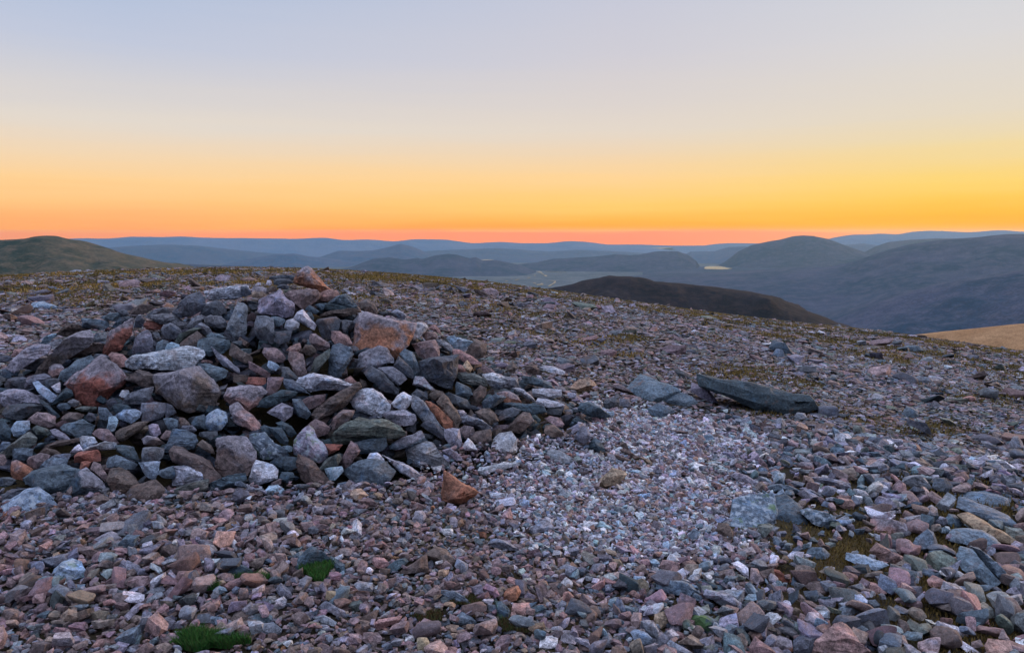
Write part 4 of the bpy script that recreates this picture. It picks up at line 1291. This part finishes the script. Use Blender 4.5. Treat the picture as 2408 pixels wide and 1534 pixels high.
hill('hill', [(60, 612), (140, 600), (220, 586), (300, 578), (380, 575), (460, 577), (540, 585), (600, 592), (680, 598), (760, 606), (820, 616)],
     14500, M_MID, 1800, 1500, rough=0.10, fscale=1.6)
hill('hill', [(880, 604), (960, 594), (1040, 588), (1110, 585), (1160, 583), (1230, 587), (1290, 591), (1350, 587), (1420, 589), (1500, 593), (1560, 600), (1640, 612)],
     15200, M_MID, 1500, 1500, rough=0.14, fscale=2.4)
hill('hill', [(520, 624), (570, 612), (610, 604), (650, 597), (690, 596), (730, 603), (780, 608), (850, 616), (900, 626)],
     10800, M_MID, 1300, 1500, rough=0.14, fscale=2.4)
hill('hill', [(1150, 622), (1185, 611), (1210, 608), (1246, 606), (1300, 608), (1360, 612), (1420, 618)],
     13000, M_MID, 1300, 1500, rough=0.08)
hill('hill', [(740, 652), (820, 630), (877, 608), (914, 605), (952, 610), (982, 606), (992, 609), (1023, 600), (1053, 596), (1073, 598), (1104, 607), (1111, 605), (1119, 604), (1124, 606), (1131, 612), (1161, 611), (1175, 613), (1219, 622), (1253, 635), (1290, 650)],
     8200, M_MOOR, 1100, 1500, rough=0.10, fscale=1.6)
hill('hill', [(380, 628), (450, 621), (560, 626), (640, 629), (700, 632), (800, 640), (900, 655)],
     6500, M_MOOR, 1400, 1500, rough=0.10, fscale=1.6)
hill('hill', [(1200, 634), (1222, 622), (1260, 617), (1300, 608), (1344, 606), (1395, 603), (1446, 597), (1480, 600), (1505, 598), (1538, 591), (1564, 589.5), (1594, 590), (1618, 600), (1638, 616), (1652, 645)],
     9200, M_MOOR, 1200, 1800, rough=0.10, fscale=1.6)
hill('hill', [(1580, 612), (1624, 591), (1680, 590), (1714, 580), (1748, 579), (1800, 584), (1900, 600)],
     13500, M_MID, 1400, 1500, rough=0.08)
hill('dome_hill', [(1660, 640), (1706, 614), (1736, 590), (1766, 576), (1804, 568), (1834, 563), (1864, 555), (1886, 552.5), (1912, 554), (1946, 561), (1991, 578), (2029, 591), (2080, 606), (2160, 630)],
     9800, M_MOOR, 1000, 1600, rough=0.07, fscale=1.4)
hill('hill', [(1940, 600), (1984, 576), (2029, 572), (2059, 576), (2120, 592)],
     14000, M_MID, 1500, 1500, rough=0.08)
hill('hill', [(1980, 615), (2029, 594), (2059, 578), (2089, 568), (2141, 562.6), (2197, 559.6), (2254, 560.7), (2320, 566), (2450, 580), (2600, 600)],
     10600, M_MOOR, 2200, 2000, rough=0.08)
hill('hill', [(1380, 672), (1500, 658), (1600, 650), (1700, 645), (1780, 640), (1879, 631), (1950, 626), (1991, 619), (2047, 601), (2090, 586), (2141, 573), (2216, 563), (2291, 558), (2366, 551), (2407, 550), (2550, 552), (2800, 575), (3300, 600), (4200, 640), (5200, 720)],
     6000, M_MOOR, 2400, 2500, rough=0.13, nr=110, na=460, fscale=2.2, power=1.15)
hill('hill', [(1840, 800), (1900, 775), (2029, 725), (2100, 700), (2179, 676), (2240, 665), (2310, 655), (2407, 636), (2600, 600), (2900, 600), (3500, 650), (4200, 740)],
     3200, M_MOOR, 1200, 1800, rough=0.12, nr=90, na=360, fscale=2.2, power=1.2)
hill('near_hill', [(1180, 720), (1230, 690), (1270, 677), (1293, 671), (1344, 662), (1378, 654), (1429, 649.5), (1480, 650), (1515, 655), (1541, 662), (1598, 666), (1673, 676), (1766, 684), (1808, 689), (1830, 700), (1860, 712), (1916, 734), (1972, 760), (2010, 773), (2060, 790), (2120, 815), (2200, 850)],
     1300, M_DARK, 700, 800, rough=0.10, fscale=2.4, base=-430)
hill('grass_slope', [(2040, 850), (2090, 812), (2134, 789), (2216, 779), (2310, 769.5), (2406, 760), (2500, 755), (2700, 765), (3000, 820)],
     190, M_TAN, 90, 90, rough=0.03, fscale=1.4, base=-60)

# moor carrying the loch
def moor():
    az0, az1 = math.atan((1480 - 1203.5) / FP), math.atan((1900 - 1203.5) / FP)
    A_ = np.linspace(az0, az1, 120); Rr = np.linspace(5600, 9050, 90)
    AA, RR = np.meshgrid(A_, Rr)
    e = np.clip(np.minimum((AA - az0), (az1 - AA)) / 0.035, 0, 1)
    t = sm(RR, 5600, 7600)
    z = -420 + 45 * t * sm(e, 0, 1)
    X, Y = RR * np.sin(AA), RR * np.cos(AA)
    z = z + 6 * wob(X, Y, 0.004, 51) * (1 - sm(RR, 7300, 7700))
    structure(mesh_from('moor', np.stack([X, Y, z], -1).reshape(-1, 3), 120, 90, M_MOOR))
moor()
xs = np.concatenate([-np.geomspace(300, 20400, 60)[::-1], np.geomspace(300, 20400, 60)])
structure(grid_mesh('valley_floor', xs, xs, lambda x, y: floor_z(np.hypot(x, y)), M_VALE))

# water
m, nt, b = new_mat('still_water'); g = NT(nt)
b.inputs['Base Color'].default_value = (0.02, 0.03, 0.04, 1); b.inputs['Roughness'].default_value = 0.19
b.inputs['IOR'].default_value = 1.33; b.inputs['Specular IOR Level'].default_value = 1.0
M_WATER = m
def water(name, polys, z):
    bm = bmesh.new()
    for poly in polys:
        vs = []
        for x, y in poly:
            d = ray(x, y); t = (z - CH) / d.z
            vs.append(bm.verts.new((d.x * t, d.y * t, z)))
        f = bm.faces.new(vs)
    bmesh.ops.recalc_face_normals(bm, faces=bm.faces)
    for f in bm.faces:
        if f.normal.z < 0: f.normal_flip()
    me = bpy.data.meshes.new(name); bm.to_mesh(me); bm.free(); me.materials.append(M_WATER)
    o = bpy.data.objects.new(name, me); COL.objects.link(o)
    return structure(o)
def t4(p): return [(1504 + .3748 * x, 501.5 + .3748 * y) for x, y in p]
def t3(p): return [(752 + .3384 * x, 501.5 + .3384 * y) for x, y in p]
water('loch', [t4([(402, 345), (408, 336), (430, 331), (500, 331), (520, 334), (545, 339), (585, 345), (545, 350), (500, 351), (470, 349.5), (420, 349)])], -372)
water('river', [[(sum(a[0] for a in t3(p)) / len(p) + (x - sum(a[0] for a in t3(p)) / len(p)) * 0.95, sum(a[1] for a in t3(p)) / len(p) + (y - sum(a[1] for a in t3(p)) / len(p)) * 0.8) for x, y in t3(p)] for p in [
    [(1505, 407), (1530, 397), (1545, 408), (1525, 413)], [(1540, 409), (1552, 420), (1560, 425), (1550, 426), (1532, 411)],
    [(1552, 428), (1578, 428), (1576, 438), (1562, 436)], [(1440, 446), (1462, 441), (1460, 446), (1442, 449)], [(1484, 430), (1500, 427), (1498, 430), (1486, 433)],
    [(1285, 468), (1308, 465), (1300, 472), (1287, 473)], [(1325, 455), (1338, 451), (1336, 456)], [(1350, 460), (1390, 454), (1386, 458), (1352, 465)],
    [(1480, 478), (1505, 486), (1500, 489), (1482, 482)], [(1500, 492), (1555, 488), (1553, 494), (1510, 498)], [(1530, 487), (1545, 482), (1545, 488)],
    [(1320, 497), (1345, 492), (1365, 494), (1350, 500), (1325, 502)], [(1580, 506), (1612, 488), (1622, 488), (1595, 506)], [(1612, 490), (1636, 468), (1642, 471), (1626, 490)],
    [(1600, 465), (1640, 467), (1638, 470), (1600, 468)], [(1560, 400), (1640, 403), (1720, 407), (1718, 411), (1640, 407), (1560, 403)],
    ]], -396)
def farwater(poly, D):
    y = sum(p[1] for p in poly) / len(poly); d = ray(1203, y)
    water('loch', [poly], CH + D * d.z / math.hypot(d.x, d.y))
farwater([(1131, 611.2), (1138, 609.8), (1160, 610.2), (1160, 611.8), (1133, 612.6)], 11000)
farwater([(780, 631), (800, 628.5), (814, 626.8), (812, 629), (796, 632), (782, 633.5)], 9300)
farwater([(1378, 602), (1400, 600.2), (1412, 601), (1400, 603.5), (1380, 604)], 15000)
farwater([(1530, 582), (1545, 580), (1580, 580.5), (1582, 582), (1560, 584), (1540, 584.5)], 18400)

# ------------------------------------------------------------------ haze
m = bpy.data.materials.new('haze_air'); m.use_nodes = True; nt = m.node_tree
for n in list(nt.nodes): nt.nodes.remove(n)
out = nt.nodes.new('ShaderNodeOutputMaterial'); vol = nt.nodes.new('ShaderNodeVolumePrincipled')
vol.inputs['Color'].default_value = (0.37, 0.58, 0.64, 1); vol.inputs['Density'].default_value = 3.4e-5
vol.inputs['Anisotropy'].default_value = 0.45
nt.links.new(vol.outputs[0], out.inputs['Volume'])
me = bpy.data.meshes.new('haze'); bm = bmesh.new()
bmesh.ops.create_cube(bm, size=1)
zb, zt = FLOOR - 220, 75.0
for v in bm.verts: v.co = (v.co.x * 41000, v.co.y * 41000, zb if v.co.z < 0 else zt)
bm.to_mesh(me); bm.free(); me.materials.append(m)
hz = bpy.data.objects.new('haze', me); COL.objects.link(hz)
hz['kind'] = 'stuff'; hz['label'] = 'thin blue evening haze filling the valleys'; hz['category'] = 'haze'

# ------------------------------------------------------------------ labels
def word(T):
    a = T['w'] * T['h']
    sz = 'big' if a > 9000 else 'medium' if a > 3200 else 'small' if a > 900 else 'tiny'
    r = T['w'] / max(1, T['h'])
    sh = 'flat slab' if r > 2.6 else 'long stone' if r > 1.75 else 'upright stone' if r < 0.85 else 'stone'
    return sz, sh
LM = [T for T in things if T['short']]
used = set(T['label'] for T in LM)
def rel(T, L):
    dx, dy = T['cx'] - L['cx'], T['cy'] - L['cy']
    a = math.degrees(math.atan2(-dy * 1.3, dx)) % 360
    k = int(((a + 22.5) % 360) // 45)
    return ['right of', 'above and right of', 'above', 'above and left of', 'left of', 'below and left of', 'below', 'below and right of'][k]
for T in things:
    if T['label']: continue
    c = sorted(((math.hypot(T['cx'] - L['cx'], (T['cy'] - L['cy']) * 1.3), i) for i, L in enumerate(LM) if L['where'] == T['where'] or T['where'] == 'ground'))[:5]
    sz, sh = word(T)
    done = None
    for dist, i in c:
        L = LM[i]
        touch = 0.5 * (max(L['w'], L['h']) + max(T['w'], T['h']))
        ql = 'directly' if dist < touch * 1.1 else 'close by,' if dist < touch * 2 else 'further away,'
        s = '%s %s %s %s %s the %s' % (sz, T['cw'], sh, ql, rel(T, L), L['short'])
        if s not in used and len(s.split()) <= 16:
            done = s; break
    if done is None:
        for dist, i in c:
            L = LM[i]
            tone = ['tilted', 'blunt', 'sharp-edged', 'rounded', 'rough', 'smooth']
            for w in tone:
                s = '%s %s %s %s %s the %s' % (w, T['cw'], sh, 'some way', rel(T, L), L['short'])
                if s not in used and len(s.split()) <= 16:
                    done = s; break
            if done: break
    if done is None: done = '%s %s %s lying loose on the plateau' % (sz, T['cw'], sh)
    T['label'] = done; used.add(done)
for T in things:
    o = T['o']
    o['label'] = T['label']; o['category'] = 'stone'
    o['group'] = 'stones heaped in the cairn' if T['where'] == 'cairn' else 'larger loose stones on the ground'
print('things', len(things), 'cairn', sum(1 for t in things if t['where'] == 'cairn'))

# ------------------------------------------------------------------ sky and light
def lin(r, g_, b_):
    f = lambda c: ((c / 255 + 0.055) / 1.055) ** 2.4 if c > 10 else c / 255 / 12.92
    return (f(r), f(g_), f(b_), 1)
w = bpy.data.worlds.new('World'); scene.world = w; w.use_nodes = True
nt = w.node_tree
for n in list(nt.nodes): nt.nodes.remove(n)
g = NT(nt)
out = g.n('ShaderNodeOutputWorld'); bg = g.n('ShaderNodeBackground'); g.l(bg.outputs[0], out.inputs[0])
tc = g.n('ShaderNodeTexCoord'); sx = g.n('ShaderNodeSeparateXYZ'); g.l(tc.outputs['Generated'], sx.inputs[0])
# faint streaks of thin cloud low over the horizon
mp = g.n('ShaderNodeMapping'); g.l(tc.outputs['Generated'], mp.inputs[0]); mp.inputs['Scale'].default_value = (2.0, 2.0, 45); mp.inputs['Rotation'].default_value = (0, 0.02, 0)
st = g.noise(mp.outputs[0], 1.3, 4, 0.6)
zz = g.math('ADD', sx.outputs[2], g.math('MULTIPLY', g.math('SUBTRACT', st, 0.5), 0.022))
def ramp(stops):
    r = g.n('ShaderNodeValToRGB'); r.color_ramp.interpolation = 'LINEAR'
    el = r.color_ramp.elements
    while len(el) > 1: el.remove(el[-1])
    first = True
    for z, c in stops:
        if first: el[0].position = z; el[0].color = c; first = False
        else:
            e = el.new(z); e.color = c
    g.l(zz, r.inputs[0]); return r.outputs[0]
def zof(y):
    d = ray(1203, y).normalized(); return max(0, d.z)
top = [(0.40, lin(198, 208, 236)), (0.7, lin(206, 214, 246)), (1.0, lin(210, 218, 250))]
L_ = ramp([(0, lin(255, 150, 80)), (zof(555), lin(255, 152, 102)), (zof(520), lin(255, 178, 116)), (zof(480), lin(255, 198, 132)), (zof(440), lin(255, 210, 150)), (zof(385), lin(244, 215, 178)), (zof(313), lin(227, 217, 206)), (zof(140), lin(194, 201, 220)), (zof(0), lin(178, 193, 220))] + top)
C_ = ramp([(0, lin(255, 138, 30)), (zof(545), lin(255, 160, 66)), (zof(520), lin(255, 184, 84)), (zof(485), lin(255, 206, 114)), (zof(421), lin(255, 213, 152)), (zof(365), lin(241, 214, 180)), (zof(313), lin(229, 216, 202)), (zof(140), lin(209, 206, 214)), (zof(0), lin(200, 202, 217))] + top)
R_ = ramp([(0, lin(255, 158, 55)), (zof(540), lin(255, 172, 64)), (zof(510), lin(255, 190, 74)), (zof(475), lin(255, 204, 94)), (zof(439), lin(254, 214, 118)), (zof(365), lin(241, 218, 168)), (zof(300), lin(229, 217, 198)), (zof(140), lin(218, 215, 216)), (zof(0), lin(208, 211, 220))] + top)
B_ = ramp([(0, lin(50, 58, 86)), (0.15, lin(60, 68, 98)), (0.35, lin(95, 112, 156))] + top[1:])
az = g.math('ARCTAN2', sx.outputs[0], sx.outputs[1])
f1 = g.map(az, -0.45, 0.12); f2 = g.map(az, 0.15, 0.5)
c = g.mix(f1, L_, C_); c = g.mix(f2, c, R_)
f3 = g.map(g.math('ABSOLUTE', g.math('SUBTRACT', az, 0.4)), 1.0, 2.3)
c = g.mix(f3, c, B_)
# below the horizon: dim ground light
# the low sky is brighter than it looks through kilometres of haze
SIG = 3.4e-5
zc_ = g.math('MAXIMUM', sx.outputs[2], 0.0006)
path = g.math('MINIMUM', g.math('DIVIDE', 73.0, zc_), 20500.0)
T_ = g.math('MAXIMUM', g.math('EXPONENT', g.math('MULTIPLY', path, -SIG)), 0.2)
front = g.map(g.math('ABSOLUTE', g.math('SUBTRACT', az, 0.3)), 1.6, 0.9)
loss = g.math('SUBTRACT', 1.0, T_)
sub = g.mix(1.0, (0.14, 0.18, 0.33), g.gray(loss), 'MULTIPLY')
n_ = g.n('ShaderNodeMix', data_type='RGBA', blend_type='SUBTRACT'); n_.inputs[0].default_value = 1.0
g.l(c, n_.inputs[6]); g.l(sub, n_.inputs[7])
mx_ = g.n('ShaderNodeVectorMath', operation='MAXIMUM'); g.l(n_.outputs[2], mx_.inputs[0]); mx_.inputs[1].default_value = (0.02, 0.01, 0.0)
sc_ = g.n('ShaderNodeVectorMath', operation='SCALE'); g.l(mx_.outputs[0], sc_.inputs[0]); g.l(g.math('DIVIDE', 1.0, T_), sc_.inputs['Scale'])
c = g.mix(front, c, sc_.outputs[0])
c = g.mix(g.map(sx.outputs[2], -0.03, -0.05), c, (0.05, 0.055, 0.07))
g.l(c, bg.inputs[0]); g.l(g.map(sx.outputs[2], 0.32, 0.75, 1.0, 1.7), bg.inputs[1])

sun_d = bpy.data.lights.new('sun', 'SUN'); sun = bpy.data.objects.new('sun', sun_d); COL.objects.link(sun)
sun_d.energy = 2.0; sun_d.angle = R(9); sun_d.color = (1.0, 0.62, 0.38)
sa, se = R(52), R(7)
sd = Vector((math.sin(sa) * math.cos(se), math.cos(sa) * math.cos(se), math.sin(se)))
sun.rotation_euler = sd.to_track_quat('Z', 'Y').to_euler()

vs = scene.view_settings
vs.view_transform = 'Standard'; vs.look = 'None'; vs.exposure = 0; vs.gamma = 1

scene.cycles.volume_bounces = 1
